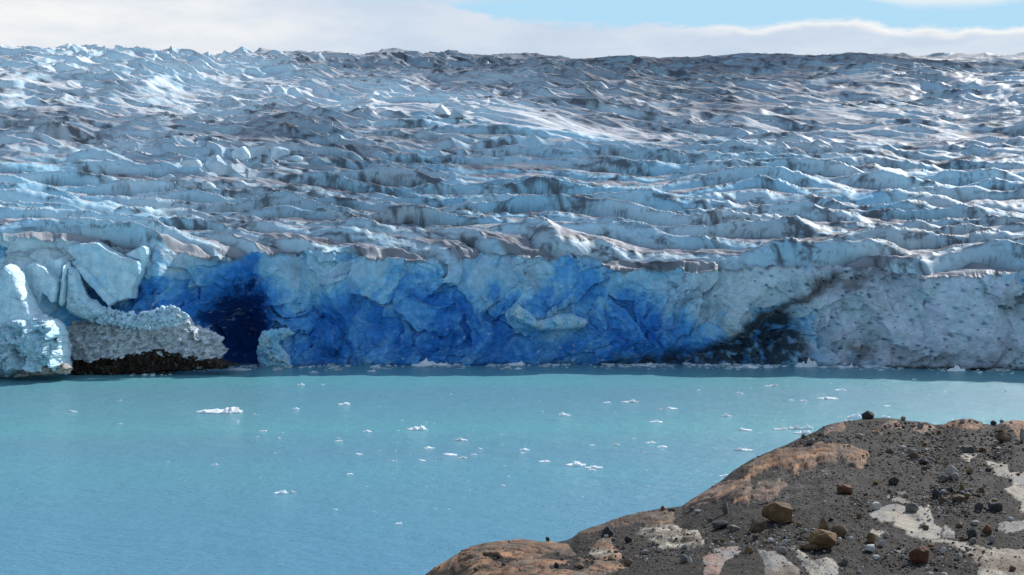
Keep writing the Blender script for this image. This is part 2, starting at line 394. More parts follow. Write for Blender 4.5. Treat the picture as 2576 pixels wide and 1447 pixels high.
    wedge = polydist(X0 + 9 * fbm(X / 6, Zb / 5, 4, 171), Y0 + 8 * fbm(X / 6, Zb / 5, 4, 175), [(1480, 925), (1520, 905), (1650, 893), (1760, 880), (1840, 840), (1920, 785), (1985, 770), (2010, 800), (2040, 860), (2050, 900), (2030, 930)])
    wdg = sstep(-14, 22, wedge)
    c = cmix(c, np.array((.030, .042, .055), F4), np.clip(wdg * (1.0 - .9 * np.clip(fbm(X / 5, Zb / 4, 4, 181) * 1.3, 0, 1)), 0, .93))
    band = np.exp(-(polydist(X0 + 10 * fbm(X / 7, Zb / 6, 3, 183), Y0 + 8 * fbm(X / 7, Zb / 6, 3, 185), [(1930, 800), (2040, 742), (2110, 690), (2111, 691), (2041, 744), (1931, 802)]) / 9) ** 2)
    c = cmix(c, (.085, .085, .09), np.clip(band * .9, 0, .85))
    foot = np.exp(-np.clip(Zb, 0, None) / 1.6) * sstep(2180, 2330, X0)
    c = cmix(c, (.03, .025, .022), np.clip(foot * (1 + fbm(X / 8, Zb / 9, 3, 191)), 0, 1))
    c = cmix(c, c * np.array((.28, .42, .58), F4), np.clip(pock * .8, 0, 1))  # holes darkened in colour to deepen their shade
    ed2 = np.exp(-((f2 - f1) / .03) ** 2) * np.clip(.3 + fbm(X / 9, Zb / 9, 2, 199), 0, 1)
    c = cmix(c, (.62, .76, .84), ed2 * .35 * 1.0)
    top_d = d[-1]
    co = np.stack([X, Y, Zb], -1)
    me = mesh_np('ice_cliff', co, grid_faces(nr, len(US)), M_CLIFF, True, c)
    link('ice_cliff', me, 'long blue ice cliff rising from the lake along the front of the glacier', 'ice cliff', kind='structure')
    return top_d
TOP_D = build_cliff()

# ------------------------------------------------------------------ glacier surface
LEAN, PHK = .62, 60
def build_glacier():
    nr = 1250
    t = (np.linspace(0, 1, nr) ** 1.18)[:, None]
    D0 = D_FRONT[None]
    d = D0 * (3000.0 / D0) ** t
    u = np.repeat(US[None], nr, 0)
    X = XC[None] * d
    q = (d - D0) / (DSKY - D0)
    g = np.where(q < 1, q + .10 * q * (1 - q), 1 - .9 * (q - 1) ** 1 - 2.5 * (q - 1) ** 2)
    zt = np.interp(US, US, np.convolve(np.pad(Z_TOP, 60, mode='edge'), np.ones(121) / 121, 'valid'))
    zs = np.convolve(np.pad(Z_SKY, 40, mode='edge'), np.ones(81) / 81, 'valid')
    fr = np.exp(-(d - D0) / 1.6)
    near_sky = np.exp(-((d - DSKY) / 130.0) ** 2)
    zb = zt[None] * (1 - g) + zs[None] * g + (Z_TOP - zt)[None] * fr + 1.5 * (Z_SKY - zs)[None] * near_sky
    v = v_of(d, zb)
    sx = 1 + (d - 620) / 1500.0; sy = 1 + (d - 620) / 520.0
    xs = X / sx; ys = 520 * np.log(sy)
    # broad swells and how broken the ice is
    rough = 1 + blobs(u, v, [(300, 170, 350, 50, 0, .35), (1450, 335, 300, 45, 10, -.75), (1050, 300, 250, 40, 10, -.25), (2150, 280, 450, 60, 5, -.50), (700, 470, 400, 90, 10, .1), (2300, 450, 300, 60, 0, .15), (300, 270, 260, 50, 5, -.35), (2350, 620, 300, 40, 0, -.1)])
    swell = 14 * pn(X / 330, d / 300, 201) + blobs(u, v, [(250, 190, 420, 60, 5, 16), (1150, 275, 260, 26, 8, 9), (1900, 470, 200, 40, 0, 4), (520, 410, 120, 40, 0, 6)]) * 1.0
    # ridge lines bend down to the right in the middle, up to the right at the right
    Kx = np.interp(u, [-300, 100, 300, 800, 1000, 1300], [0, 10, 50, 250, 285, 300])
    wy = ys + Kx + 12 * pn(xs / 80, ys / 60, 211) + 3.2 * pn(xs / 22, ys / 16, 212) + 1.0 * pn(xs / 7, ys / 6, 214)
    wx = xs + 10 * pn(xs / 50, ys / 40, 213)
    r1 = ridge(wx / 58, wy / 17, 221, 1.1); r1b = ridge(wx / 44 + .35 * wy / 14, wy / 12, 225, 1.1)
    r2 = ridge(wx / 20, wy / 6.5, 231, 1.05)
    r3 = ridge(wx / 8, wy / 3.4, 241, 1.0)
    mod = .45 + .75 * np.clip(pn(xs / 60, ys / 45, 251) + .4, 0, 1.2)
    h = (5.0 * r1 + 3.8 * r1b * mod + 2.1 * r2 * (.3 + r1) * mod + .5 * r3 + .22 * fbm(xs / 6, ys / 4, 3, 261)) * rough
    # blocky crushed patches, sharper seracs
    ser = np.clip(blobs(u, v, [(520, 400, 170, 30, 5, 1.1), (1130, 265, 110, 20, 10, .9), (700, 330, 300, 30, 10, .5), (350, 160, 400, 45, 0, .9), (1050, 145, 500, 20, 0, .7), (1800, 150, 700, 15, 0, .45), (150, 640, 200, 50, 0, .5)]), 0, 1.2)
    pl, e = plates(wx / 13, wy / 9.5, 7, 1.3)
    h += ser * 4.5 * np.clip(pl + .25, -.2, 1)
    h -= 4.5
    # nearer the lake the ice stands in long stacked walls, each with its own crest line
    yw = (d - D0) + 24 * pn(xs / 95, ys / 80, 401) + 6.5 * pn(xs / 33, ys / 27, 402) + 1.1 * pn(xs / 9, ys / 9, 403) + np.interp(u, [-300, 60, 180, 560, 700, 860, 1300], [0, 0, 14, 112, 122, 116, 60])
    ph = PHK * np.log(1 + np.clip(yw, -20, None) / 1200.0 + .02)
    kk = np.floor(ph); sw = ph - kk
    amp = np.clip(.62 + 1.0 * pn(xs / 60, kk * 7.31, 411) + .42 * pn(xs / 22, kk * 5.77, 412) + .07 * pn(xs / 4.5, kk * 3.3, 413) + .25 * pn(xs / 90, ys / 50, 414), .06, 1.5)
    wr = .30 + .10 * pn(xs / 25, kk * 9.1, 415)
    rise = np.clip(sw / wr, 0, 1); rise = 1 - (1 - rise) ** 1.6
    fall = np.clip((sw - wr) / (1 - wr), 0, 1)
    wall = np.where(sw < wr, rise, (1 - fall) ** 1.15)
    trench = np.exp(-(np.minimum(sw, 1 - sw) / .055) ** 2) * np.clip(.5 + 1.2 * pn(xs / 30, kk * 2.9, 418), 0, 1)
    hw = (-4.0 * trench + 7.2 * amp * wall + 1.2 * r2 * (1 - .75 * (sw < wr)) + .25 * fbm(xs / 5, ys / 4, 3, 416)) * np.clip(.55 + .45 * rough, .3, 1.4) - 2.6
    WN = np.clip(sstep(760, 330, v_of(d, zb) * K + 40 * pn(xs / 70, ys / 60, 417)) * -1 + 1, 0, 1)
    WN = sstep(300, 420, v_of(d, zb) * K + 60 * pn(xs / 60, ys / 60, 417) - blobs(u, v, [(700, 440, 300, 60, 10, 60), (520, 400, 170, 40, 5, 60)]))
    h = lerp(h, hw, WN)
    h *= sy ** .36
    h = h * (1 - .55 * np.exp(-((d - 2440) / 190) ** 2))
    fade = sstep(0, 7, d - D0)
    h = (h + swell * sstep(0, 150, d - D0)) * fade
    dd_ = d - D0 + 7 * pn(X / 40, d * 0, 431) + 3 * pn(X / 9, d * 0, 432)
    tier = np.clip(.55 + .9 * pn(X / 55, d * 0, 433), 0, 1.2)
    h = h + (5.0 * tier * sstep(2, 6, dd_) + 4.0 * (1.2 - tier) * sstep(14, 20, dd_ + 6 * pn(X / 30, d * 0, 434))) * np.exp(-np.clip(dd_, 0, None) / 90)
    z = zb + h
    # settle the far edge on the traced skyline
    vm_ = np.convolve(np.pad(v_of(d, z).min(0), 60, mode='edge'), np.ones(121) / 121, 'valid')
    sk_ = np.convolve(np.pad(SKY(US), 60, mode='edge'), np.ones(121) / 121, 'valid')
    z = z + ((vm_ - sk_ - .6) / FPX)[None] * d * sstep(1500, 2400, d)
    lean = LEAN * fade * np.sqrt(sy)
    hl = (5.0 * r1 + 3.8 * r1b * mod + 2.1 * r2 * (.3 + r1) * mod) * rough - 3.5
    hl = lerp(hl, (7.2 * amp * wall - 2.4), WN)
    tds = np.convolve(np.pad(TOP_D, 12, mode='edge'), np.ones(25) / 25, 'valid')
    Y = d - lean * hl * np.where(q < .93, 1, .4) - tds[None] * np.exp(-(d - D0) / 14.0) - (TOP_D - tds)[None] * np.exp(-(d - D0) / 1.6)
    dr = np.gradient(d, axis=0)
    slope = np.gradient(z, axis=0) / np.maximum(np.gradient(Y, axis=0), .25 * dr)
    face = sstep(.25, .95, slope)                        # walls that look down-glacier
    # dirt: thin bands along the crests, smears running down, patches of grit
    hn = np.clip((r1 - .86) * 7, 0, 1) + np.clip((r2 - .9) * 8, 0, 1) * .5
    cl = np.exp(-((sw - wr - .045) / .05) ** 2) * np.clip(.35 + 1.2 * pn(xs / 16, kk * 4.1, 421), 0, 1)
    hn = lerp(hn, cl * 1.3 + .55 * np.clip((sw - wr) * 6, 0, 1) * np.clip(.35 + pn(xs / 22, ys / 14, 422), 0, 1), WN)
    face = lerp(face, np.clip((wr - sw) / .06 + .5, 0, 1), WN)
    # colour
    clean = np.array((.58, .79, .89), F4); snow = np.array((.66, .672, .70), F4); grey = np.array((.31, .325, .365), F4); dark = np.array((.07, .075, .088), F4); blue = np.array((.25, .64, .87), F4)
    AR = (.25 + .42 * fbm(xs / 75, ys / 32, 3, 301) + 1.2 * blobs(u, v, [
        (250, 180, 420, 75, 4, .75), (1050, 270, 330, 40, 10, .70), (1400, 345, 260, 36, 10, .62), (150, 480, 330, 120, 0, .42), (1900, 500, 500, 70, 0, .12), (2150, 290, 450, 70, 5, .14), (560, 400, 140, 50, 0, .45), (1900, 230, 200, 20, 10, .2),
        (760, 470, 360, 60, 12, -.42), (700, 350, 260, 36, 12, -.22), (1650, 175, 520, 46, 2, -.52), (1700, 235, 330, 50, 8, -.50), (2300, 600, 360, 60, -6, -.60), (2200, 400, 260, 22, 0, -.25), (860, 540, 300, 60, 10, -.45), (2300, 150, 300, 22, 0, -.3), (150, 300, 160, 26, 12, -.25)]))
    A = np.clip(AR, 0, 1.3)
    top = cmix(np.broadcast_to(grey, u.shape + (3,)), snow, np.clip(A, 0, 1))
    top = cmix(top, (.84, .85, .855), np.clip(blobs(u, v, [(220, 190, 420, 80, 4, 1.7), (950, 270, 330, 40, 10, 1.3), (1350, 335, 220, 28, 10, .9)]) * (.5 + fbm(xs / 30, ys / 18, 3, 307)), 0, 1))
    top = cmix(top, (.20, .22, .26), np.exp(-(d - D0) / 7.0) * .8)
    top = cmix(top, (.135, .14, .16), np.clip(.05 - AR * 1.3 + .5 * fbm(xs / 22, ys / 12, 4, 305), 0, 1) * .85)  # slate in the upper-right zones paints cloud shade along with dirt
    c = cmix(top, clean, face * np.clip(.5 + .6 * A + .2 * WN, 0, 1))
    bl = face * (.45 + .55 * WN) * np.clip(.15 + .9 * pn(xs / 60, ys / 40, 311) + blobs(u, v, [(150, 500, 350, 140, 0, .6), (1800, 480, 600, 90, 0, .5), (1300, 500, 500, 100, 0, .45), (1000, 360, 400, 60, 0, .3)]), 0, 1)
    c = cmix(c, blue, bl * .7)
    streak = np.clip(fbm(wx / 3.5, wy / 9, 3, 321) * 1.3 - .1, 0, 1)
    patch = np.clip(fbm(wx / 30, wy / 14, 4, 331) * 1.5 - .05 + .75 * (.45 - A), 0, 1)
    fine = np.clip(fbm(wx / 8, wy / 4, 4, 341) * 1.5 + .35, 0, 1)
    stain = face * np.clip(fbm(xs / 9 + .8 * pn(xs / 3, z / 1.6, 424), kk * 3.7 + z / 5, 5, 425) * 2.0 - .45 + .6 * (.45 - A), 0, 1) * WN
    dirt = np.clip(stain * .75 + hn * (.25 + .9 * fine) * (1.05 - .75 * np.clip(A, 0, 1)) + patch * fine * 1.1 + patch * streak * face * .9, 0, 1)
    dirt *= np.clip(1.15 - .75 * blobs(u, v, [(250, 180, 420, 70, 4, 1), (1100, 280, 300, 36, 10, .9), (1450, 350, 220, 34, 10, .8)]), 0.1, 1)
    c = cmix(c, (.06, .085, .13), trench * WN * .7)  # crevasse floors painted darker to add to their shade
    c = cmix(c, dark, dirt * .85)
    low = np.clip((.40 - r1) * 3, 0, 1) * np.clip((.55 - r2) * 2, 0, 1) * (1 - WN)
    c = cmix(c, (.085, .085, .095), low * .95 * np.clip(1.45 - A, 0, 1))  # hollows painted darker for deeper shade as well as dirt
    co = np.stack([X, Y, z], -1)
    me = mesh_np('glacier', co, grid_faces(nr, len(US)), M_GLACIER, True, c)
    link('glacier', me, 'wide crevassed glacier of grey and white ice ridges climbing to the skyline', 'glacier', kind='structure')
    return X, Y, z
GLX, GLY, GLZ = build_glacier()

# ------------------------------------------------------------------ loose blocks standing on the glacier
M_BLOCK = solid('serac_ice', (.38, .56, .66), (.66, .76, .81), .12, rough=.6, bump=.4, bumpd=.3, c3=(.54, .70, .78))
ICE_BLOCKS = [(545, 430, 84, 46, 'largest domed pale ice block standing on the glacier at upper left'), (608, 398, 48, 34, 'pointed pale ice block behind and right of the largest domed block'),
              (655, 394, 40, 24, 'small pale ice block between the pointed block and the sloping block'), (702, 394, 54, 28, 'sloping white ice block at the right end of the row of blocks on the glacier'),
              (480, 420, 52, 22, 'low pale ice block left of the largest domed block'), (462, 472, 64, 24, 'long pale ice block below left of the largest domed block'),
              (592, 428, 46, 22, 'flat pale ice block touching the right foot of the largest domed block'), (742, 404, 40, 18, 'low white ice block right of the sloping white block'),
              (412, 462, 62, 26, 'pale ice block farthest left of the group on the glacier'), (520, 470, 40, 18, 'small pale ice block in front of the largest domed block'),
              (1105, 288, 60, 30, 'bright white ice block on the hump in the upper middle of the glacier'), (1150, 292, 44, 26, 'wedge shaped white ice block right of the bright block on the hump')]
def place_blocks():
    pu, pv = project(GLX, GLY, GLZ)
    for i, (x, y, w, h, lab) in enumerate(ICE_BLOCKS):
        u, v = x / K, y / K
        k = (np.abs(pu - u) < 1.2) & (np.abs(pv - v) < 1.6)
        idx = np.argmin(np.where(k, GLY, 1e9)); gx, gy, gz = GLX.flat[idx], GLY.flat[idx], GLZ.flat[idx]
        px = gy / FPX; W, H_ = w / K * px, h / K * px
        p, f = rock_shape(4000 + i * 9, 4, 6, .03, .0, .5)
        p[:, 2] = np.where(p[:, 2] < 0, p[:, 2] * .8, p[:, 2])
        sh = .25 * (p[:, 2] + .5)
        q = np.stack([(p[:, 0] * (1.1 - sh)) * W, p[:, 1] * W * .8, p[:, 2] * H_ * 1.5 + H_ * .22], -1)
        link('ice_block', mesh_np('ice_block', q, f, M_BLOCK, False), lab, 'ice block', 'loose ice blocks on the glacier', loc=(float(gx), float(gy) + W * .25, float(gz)))
place_blocks()

# ------------------------------------------------------------------ lake
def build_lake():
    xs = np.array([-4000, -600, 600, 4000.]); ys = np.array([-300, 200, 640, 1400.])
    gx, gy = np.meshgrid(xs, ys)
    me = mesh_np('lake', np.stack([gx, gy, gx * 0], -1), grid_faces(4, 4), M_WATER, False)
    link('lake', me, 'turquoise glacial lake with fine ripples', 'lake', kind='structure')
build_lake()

# ------------------------------------------------------------------ headland
def zA(x, y): return (750 + x * .12113, 400 + y * .12113)      # two closer tracings of the headland
def zB(x, y): return (425 + x * .12616, 475 + y * .12616)
def zC(x, y): return (450 + x * .147, 362.5 + y * .147)
SIL = np.array([(250, 760), (330, 680), (400, 606), (425, 576), (437, 567), (450, 559), (463, 551), (472, 547), (486, 543.5), (500, 541), (521, 539.2), (538, 541.5), (556, 541.8), (566, 540.5), (572, 538),
                (579, 532), (590, 528), (600, 525), (612, 520), (624, 516.5), (640, 512), (655, 509.2), (668, 507.5), (682, 506), (690, 500), (700, 494), (712, 487), (722, 480), (732, 471.5), (742, 465), (752, 459.5),
                (764, 454), (775, 449), (789, 443.5), (800, 437.5), (808, 434.5), (816, 431), (824, 426), (834, 423.2), (848, 421), (860, 419.5), (872, 418.2), (886, 418), (900, 419.5), (912, 421.5), (925, 422), (935, 425), (944, 424.5),
                (952, 421), (962, 419.3), (975, 420), (985, 424), (994, 425.5), (1005, 422), (1015, 420.8), (1026, 421.5), (1060, 424), (1150, 430), (1300, 450)], float)
def sil(u): return np.interp(u, SIL[:, 0], SIL[:, 1])
def crest(u): return np.interp(u, [250, 430, 560, 700, 870, 1024, 1300], [92, 98, 108, 126, 150, 152, 150])
def bottom(u): return np.interp(u, [250, 430, 560, 700, 870, 1024, 1300], [96, 97, 88, 84, 86, 88, 88])   # distance at row 575
def gdist(u, v):
    """distance of the headland's surface along a column, a slope between its near part and its crest"""
    vs, R, b = sil(u), crest(u), bottom(u)
    k = (1 / b - 1 / R) / np.maximum(575 - vs, 30)
    return 1 / (1 / R + k * (v - vs))
PALE, CREAM, ORANGE, PINK, BROWN, TAN = (.27, .258, .24), (.40, .35, .28), (.28, .15, .085), (.29, .19, .15), (.095, .066, .05), (.18, .14, .105)
PATCHES = [  # outline, colour, second colour, height, relief roughness
    ([zA(*p) for p in [(980, 945), (1090, 900), (1190, 870), (1300, 900), (1480, 865), (1510, 960), (1500, 1010), (1575, 1060), (1570, 1150), (1400, 1160), (1290, 1130), (1250, 1080), (1190, 1060), (1200, 1015), (1080, 1025), (1010, 990)]], PALE, CREAM, .05, .25),
    ([zA(*p) for p in [(1600, 1020), (1690, 1070), (1690, 1140), (1580, 1145)]], PALE, CREAM, .05, .25),
    ([zA(*p) for p in [(1420, 1160), (1640, 1158), (1830, 1185), (1900, 1215), (2300, 1250), (2500, 1500), (1860, 1500), (1890, 1350), (1790, 1270), (1640, 1190)]], CREAM, TAN, .45, .6),
    ([zA(*p) for p in [(1940, 510), (2020, 530), (2110, 540), (2160, 600), (2400, 590), (2400, 980), (2210, 940), (2250, 880), (2180, 800), (2090, 735), (2180, 720), (2160, 660), (2010, 620), (2000, 560)]], PALE, CREAM, .08, .3),
    ([zA(*p) for p in [(2040, 1020), (2180, 1010), (2300, 990), (2300, 1060), (2120, 1110), (2050, 1070)]], PALE, PALE, .4, .8),
    ([zA(*p) for p in [(60, 1250), (210, 1265), (330, 1350), (410, 1420), (410, 1500), (150, 1500)]], PALE, TAN, .7, .6),
    ([zA(*p) for p in [(320, 1210), (420, 1260), (520, 1330), (640, 1300), (718, 1340), (718, 1500), (480, 1480), (420, 1340)]], PALE, CREAM, .9, .8),
    ([zA(*p) for p in [(1740, 440), (1880, 440), (1820, 505), (1740, 480)]], PALE, CREAM, .1, .3),
    ([zA(*p) for p in [(1110, 780), (1200, 790), (1300, 830), (1270, 855), (1180, 835)]], PALE, TAN, .05, .3),
    ([zA(*p) for p in [(1210, 745), (1290, 750), (1280, 780), (1215, 770)]], PALE, TAN, .05, .3),
    ([zA(*p) for p in [(1000, 1080), (1100, 1100), (1080, 1140), (985, 1105)]], PALE, CREAM, .05, .3),
    ([zA(*p) for p in [(1180, 1230), (1280, 1235), (1200, 1270)]], PALE, TAN, .05, .3),
    ([zA(*p) for p in [(-60, 680), (-60, 560), (0, 520), (200, 430), (400, 400), (600, 370), (700, 370), (850, 380), (990, 430), (960, 520), (930, 575), (880, 570), (720, 500), (690, 530), (560, 530), (480, 590), (410, 560), (390, 630), (330, 620), (310, 570), (180, 550), (60, 610)]], ORANGE, TAN, 1.3, 2.2),
    ([zA(*p) for p in [(0, 800), (60, 700), (250, 665), (305, 710), (200, 810), (150, 860)]], PINK, TAN, .8, 2.0),
    ([zA(*p) for p in [(590, 340), (620, 230), (680, 195), (790, 180), (780, 260), (650, 275)]], PINK, BROWN, .2, 1.0),
    ([zA(*p) for p in [(1060, 220), (1130, 180), (1210, 170), (1260, 240), (1090, 230)]], ORANGE, TAN, .5, 1.4),
    ([zA(*p) for p in [(1000, 250), (1090, 255), (1070, 285)]], ORANGE, TAN, .3, 1.0),
    ([zA(*p) for p in [(1340, 255), (1380, 195), (1470, 200), (1550, 240), (1420, 262)]], PINK, TAN, .4, 1.2),
    ([zA(*p) for p in [(1580, 215), (1620, 150), (1800, 120), (1960, 215), (1900, 245), (1720, 240)]], ORANGE, BROWN, .5, 1.0),
    ([zA(*p) for p in [(2060, 200), (2100, 140), (2400, 130), (2400, 330), (2220, 320), (2160, 240)]], PINK, ORANGE, .5, .9),
    ([zB(*p) for p in [(-900, 1100), (-100, 800), (100, 700), (300, 560), (480, 500), (760, 480), (900, 500), (1150, 555), (1205, 620), (1130, 650), (1480, 690), (1600, 740), (1450, 800), (1200, 900), (-600, 1400)]], ORANGE, TAN, .4, .95),
    ([zB(*p) for p in [(1290, 630), (1380, 510), (1470, 500), (1490, 580), (1585, 640), (1500, 690), (1350, 650)]], ORANGE, CREAM, .5, .9),
    ([zB(*p) for p in [(1650, 490), (1760, 400), (1860, 390), (2000, 400), (2030, 460), (2170, 470), (2225, 520), (2200, 565), (2000, 575), (1870, 570), (1750, 520)]], CREAM, TAN, 1.1, 1.3),
    ([zB(*p) for p in [(1150, 500), (1230, 440), (1580, 310), (1700, 280), (1970, 300), (1985, 400), (1800, 400), (1700, 380), (1450, 430), (1300, 455)]], TAN, BROWN, .5, 1.2),
    ([zB(*p) for p in [(2040, 260), (2200, 130), (2300, 70), (2560, 20), (2600, 90), (2560, 250), (2400, 205), (2200, 240)]], BROWN, PINK, .7, 2.0),
    ([zB(*p) for p in [(2210, 660), (2300, 580), (2480, 560), (2500, 620), (2380, 690), (2330, 800), (2200, 800)]], PALE, PINK, .4, .8),
]
GRAVELS = [[zB(*p) for p in q] for q in (
    [(910, 645), (1000, 615), (1150, 645), (1180, 665), (1000, 662)], [(455, 655), (560, 665), (700, 690), (640, 705), (520, 690)], [(990, 735), (1080, 705), (1180, 668), (1330, 708), (1260, 770), (1000, 755)], [(1130, 540), (1200, 510), (1300, 520), (1300, 640), (1210, 630)])]
def build_headland():
    ustep = .8
    u1 = np.arange(262, 1330, ustep)
    n1, n2 = 330, 60
    vs = sil(u1)[None]
    t = np.linspace(0, 1, n1)[:, None]
    vb = 640.0
    v = np.maximum(vb + 20, vs + 60) * (1 - t) + vs * t
    u = np.repeat(u1[None], n1, 0)
    d = gdist(u, v)
    X, Y, Z = at(u, v, d)
    # ground relief, fading at the crest line so the outline stays
    ed = np.clip((v - vs) / 6, 0, 1)
    rel = (.20 * fbm(X / 9, Y / 9, 4, 401) + .06 * fbm(X / .8, Y / .8, 3, 402)) * (.25 + .75 * ed)
    wu = u + 2.0 * fbm(X / 1.6, Y / 3.5, 4, 411) + 1.6 * fbm(X / .5, Y / 1.1, 3, 412); wv = v + 1.2 * fbm(X / 1.6, Y / 3.5, 4, 415) + 1.0 * fbm(X / .5, Y / 1.1, 3, 416)
    gn = fbm(X / 2.2, Y / 2.2, 4, 421)
    c = np.empty(u.shape + (3,), F4); c[:] = (.025, .0198, .0150)
    c = cmix(c, (.047, .038, .030), np.clip(gn * .8 + .15, 0, 1))
    dusty = blobs(u * K / K, v, [((750 + 350 * .1211) * K, (400 + 700 * .1211) * K, 70, 45, 0, .8), ((750 + 700 * .1211) * K, (400 + 620 * .1211) * K, 60, 30, 0, .5), (1950, 1090, 60, 30, 0, .4)])
    c = cmix(c, (.115, .103, .09), np.clip(dusty * (.6 + gn), 0, .85))
    c = cmix(c, (.02, .019, .02), np.clip(fbm(X / .5, Y / .9, 3, 431) * 1.4 - .35, 0, .8))
    grav = np.ones(u.shape, F4)
    Gd = np.full(u.shape, -99.0)
    for q in GRAVELS: Gd = np.maximum(Gd, polydist(wu, wv, q) + .9)
    for i, (poly, ca, cb, hh, rg) in enumerate(PATCHES):
        sd = np.minimum(polydist(wu, wv, poly), -Gd)
        m = sstep(-.5, .5, sd)
        rise = .22 * hh * sstep(-.4, 7 if hh > .3 else 1.0, sd)
        strata = pn((X + .4 * Y) / 3.5, (Y * .5 + Z * 2.2 + .35 * X) / .55, 440 + i)
        blocks, eb = plates(X / 1.7 + .25 * fbm(X / 1.3, Y / 1.3, 2, 455), Y / 3.2, 30 + i, .8)
        qq = 1.6 * fbm(X / 5, Y / 9, 3, 450 + i) + Y * .42 + X * .12; fq = qq - np.floor(qq); ter = sstep(0, .3, fq) - fq
        r2 = min(rg, 1.5) * (.17 * ter * (rg > .85) + .05 * fbm(X / 2.6, Y / 5.0, 4, 450 + i) + (.05 if rg > .85 else .02) * blocks + .012 * fbm(X / .4, Y / .9, 2, 3))
        rel = rel + m * (rise + r2 + .05) * (.35 + .65 * ed)
        # colour follows the rock through its steps: depth plus height
        Yr = Y * .55 + 4.5 * rel; q2 = fbm(X / 2.4, Yr / 2.2, 5, 460 + i)
        cn = np.clip(.5 + 1.1 * q2 + .25 * strata, 0, 1)
        cc = cmix(np.broadcast_to(np.array(ca, F4), u.shape + (3,)), cb, cn)
        st = np.clip(fbm(X / 1.2, Yr / .9, 4, 470 + i) * 1.7 - .5, 0, 1)
        cc = cmix(cc, (.075, .055, .05), st * .8)
        if rg > .85:
            lay = np.abs(pn(X / 6 + .3 * fbm(X / 2, Yr / 2, 3, 500), (Yr + X * .10) / .55, 501 + i))
            crk = np.abs(pn((X + .5 * Yr) / 1.3, Yr / 4, 520 + i))
            bite = np.clip(np.maximum(1 - lay * 6, .8 - crk * 12), 0, 1) * np.clip(.55 + 1.2 * fbm(X / 3, Yr / 3, 2, 505), 0, 1)
            cc = cmix(cc, (.04, .03, .026), bite * .8)  # layer lines paint in ledge shade, beside the rock's own cracks
            cc = cmix(cc, (.42, .235, .125) if ca != CREAM else (.55, .50, .42), np.clip(fbm(X / 2.6, Yr / 1.8, 4, 510 + i) * 2.0 - .35, 0, 1) * .85)
            up = np.clip(fbm(X / 6, Yr / 3, 4, 480 + i) * 1.5 + sstep(9, 1, v - vs) * .5 - .05, 0, 1)
            cc = cmix(cc, (.085, .06, .05), up * (.6 if ca != CREAM else .3))
            rel = rel - m * .07 * bite
        else:
            lines = np.clip(np.abs(pn((X * .35 + Y * .1) / .9, (Y + X * .7) / 6, 490)) * -8 + .6, 0, 1)
            cc = cmix(cc, (.14, .125, .11), lines * .6)
        c = c * (1 - m[..., None]) + cc * m[..., None]
        grav *= (1 - m).astype(F4)
    # the left end darkens with lichen toward its steep edge
    lich = np.clip(fbm(X / 3, Y / 4, 4, 495) * 1.4 + .1, 0, 1) * sstep(14, 2, v - vs) * sstep(700, 560, u)
    c = cmix(c, (.05, .04, .036), lich * .8)
    Z = Z + rel
    # beyond the crest: falls to the lake
    tb = (np.linspace(0, 1, n2 + 1)[1:])[:, None]
    R = crest(u1)[None]; zc = Z[-1][None]; k = R * (1 + .75 * tb)
    s0 = (Z[-1] - Z[-8]) / (d[-1] - d[-8])
    line = (sil(u1) - HZ) / FPX
    Zb = zc - line[None] * (k - R) * 1.25 - (k - R) ** 2 * .010
    Xb = (u1[None] - CU) / FPX * k * (X[-1] / ((u1 - CU) / FPX * R[0] + 1e-9))[None] if False else X[-1][None] + (u1[None] - CU) / FPX * (k - R)
    Yb = np.repeat(k, 1, 0) + 0 * Xb
    Zb = np.maximum(Zb, -4) + .3 * fbm(Xb / 5, Yb / 5, 3, 499) * tb
    cb_ = np.broadcast_to(np.array((.12, .085, .065), F4), Zb.shape + (3,)) * (1 + .6 * fbm(Xb / 4, Yb / 4, 3, 497))[..., None]
    co = np.concatenate([np.stack([X, Y, Z], -1), np.stack([Xb, Yb, Zb], -1)], 0)
    cc = np.concatenate([c, cb_.astype(F4)], 0)
    # skirt on the near side
    me = mesh_np('headland', co, grid_faces(n1 + n2, len(u1)), M_HEAD, True, cc)
    link('headland', me, 'dark gravel headland with bare orange and cream bedrock above the lake', 'headland', kind='structure')
    return u1, v, X, Y, Z, grav
HU, HV, HX, HY, HZZ, HGRAV = build_headland()
def ground(u, v):
    """a point on the headland seen at frame position u, v"""
    i = np.clip(((np.asarray(u) - HU[0]) / (HU[1] - HU[0])), 0, len(HU) - 1.001)
    j0 = i.astype(int)
    vt, vbm = HV[-1, j0], HV[0, j0]
    r = np.clip((vbm - v) / (vbm - vt), 0, 1) * (HV.shape[0] - 1)
    r0 = np.round(r).astype(int)
    return HX[r0, j0], HY[r0, j0], HZZ[r0, j0], HGRAV[r0, j0]

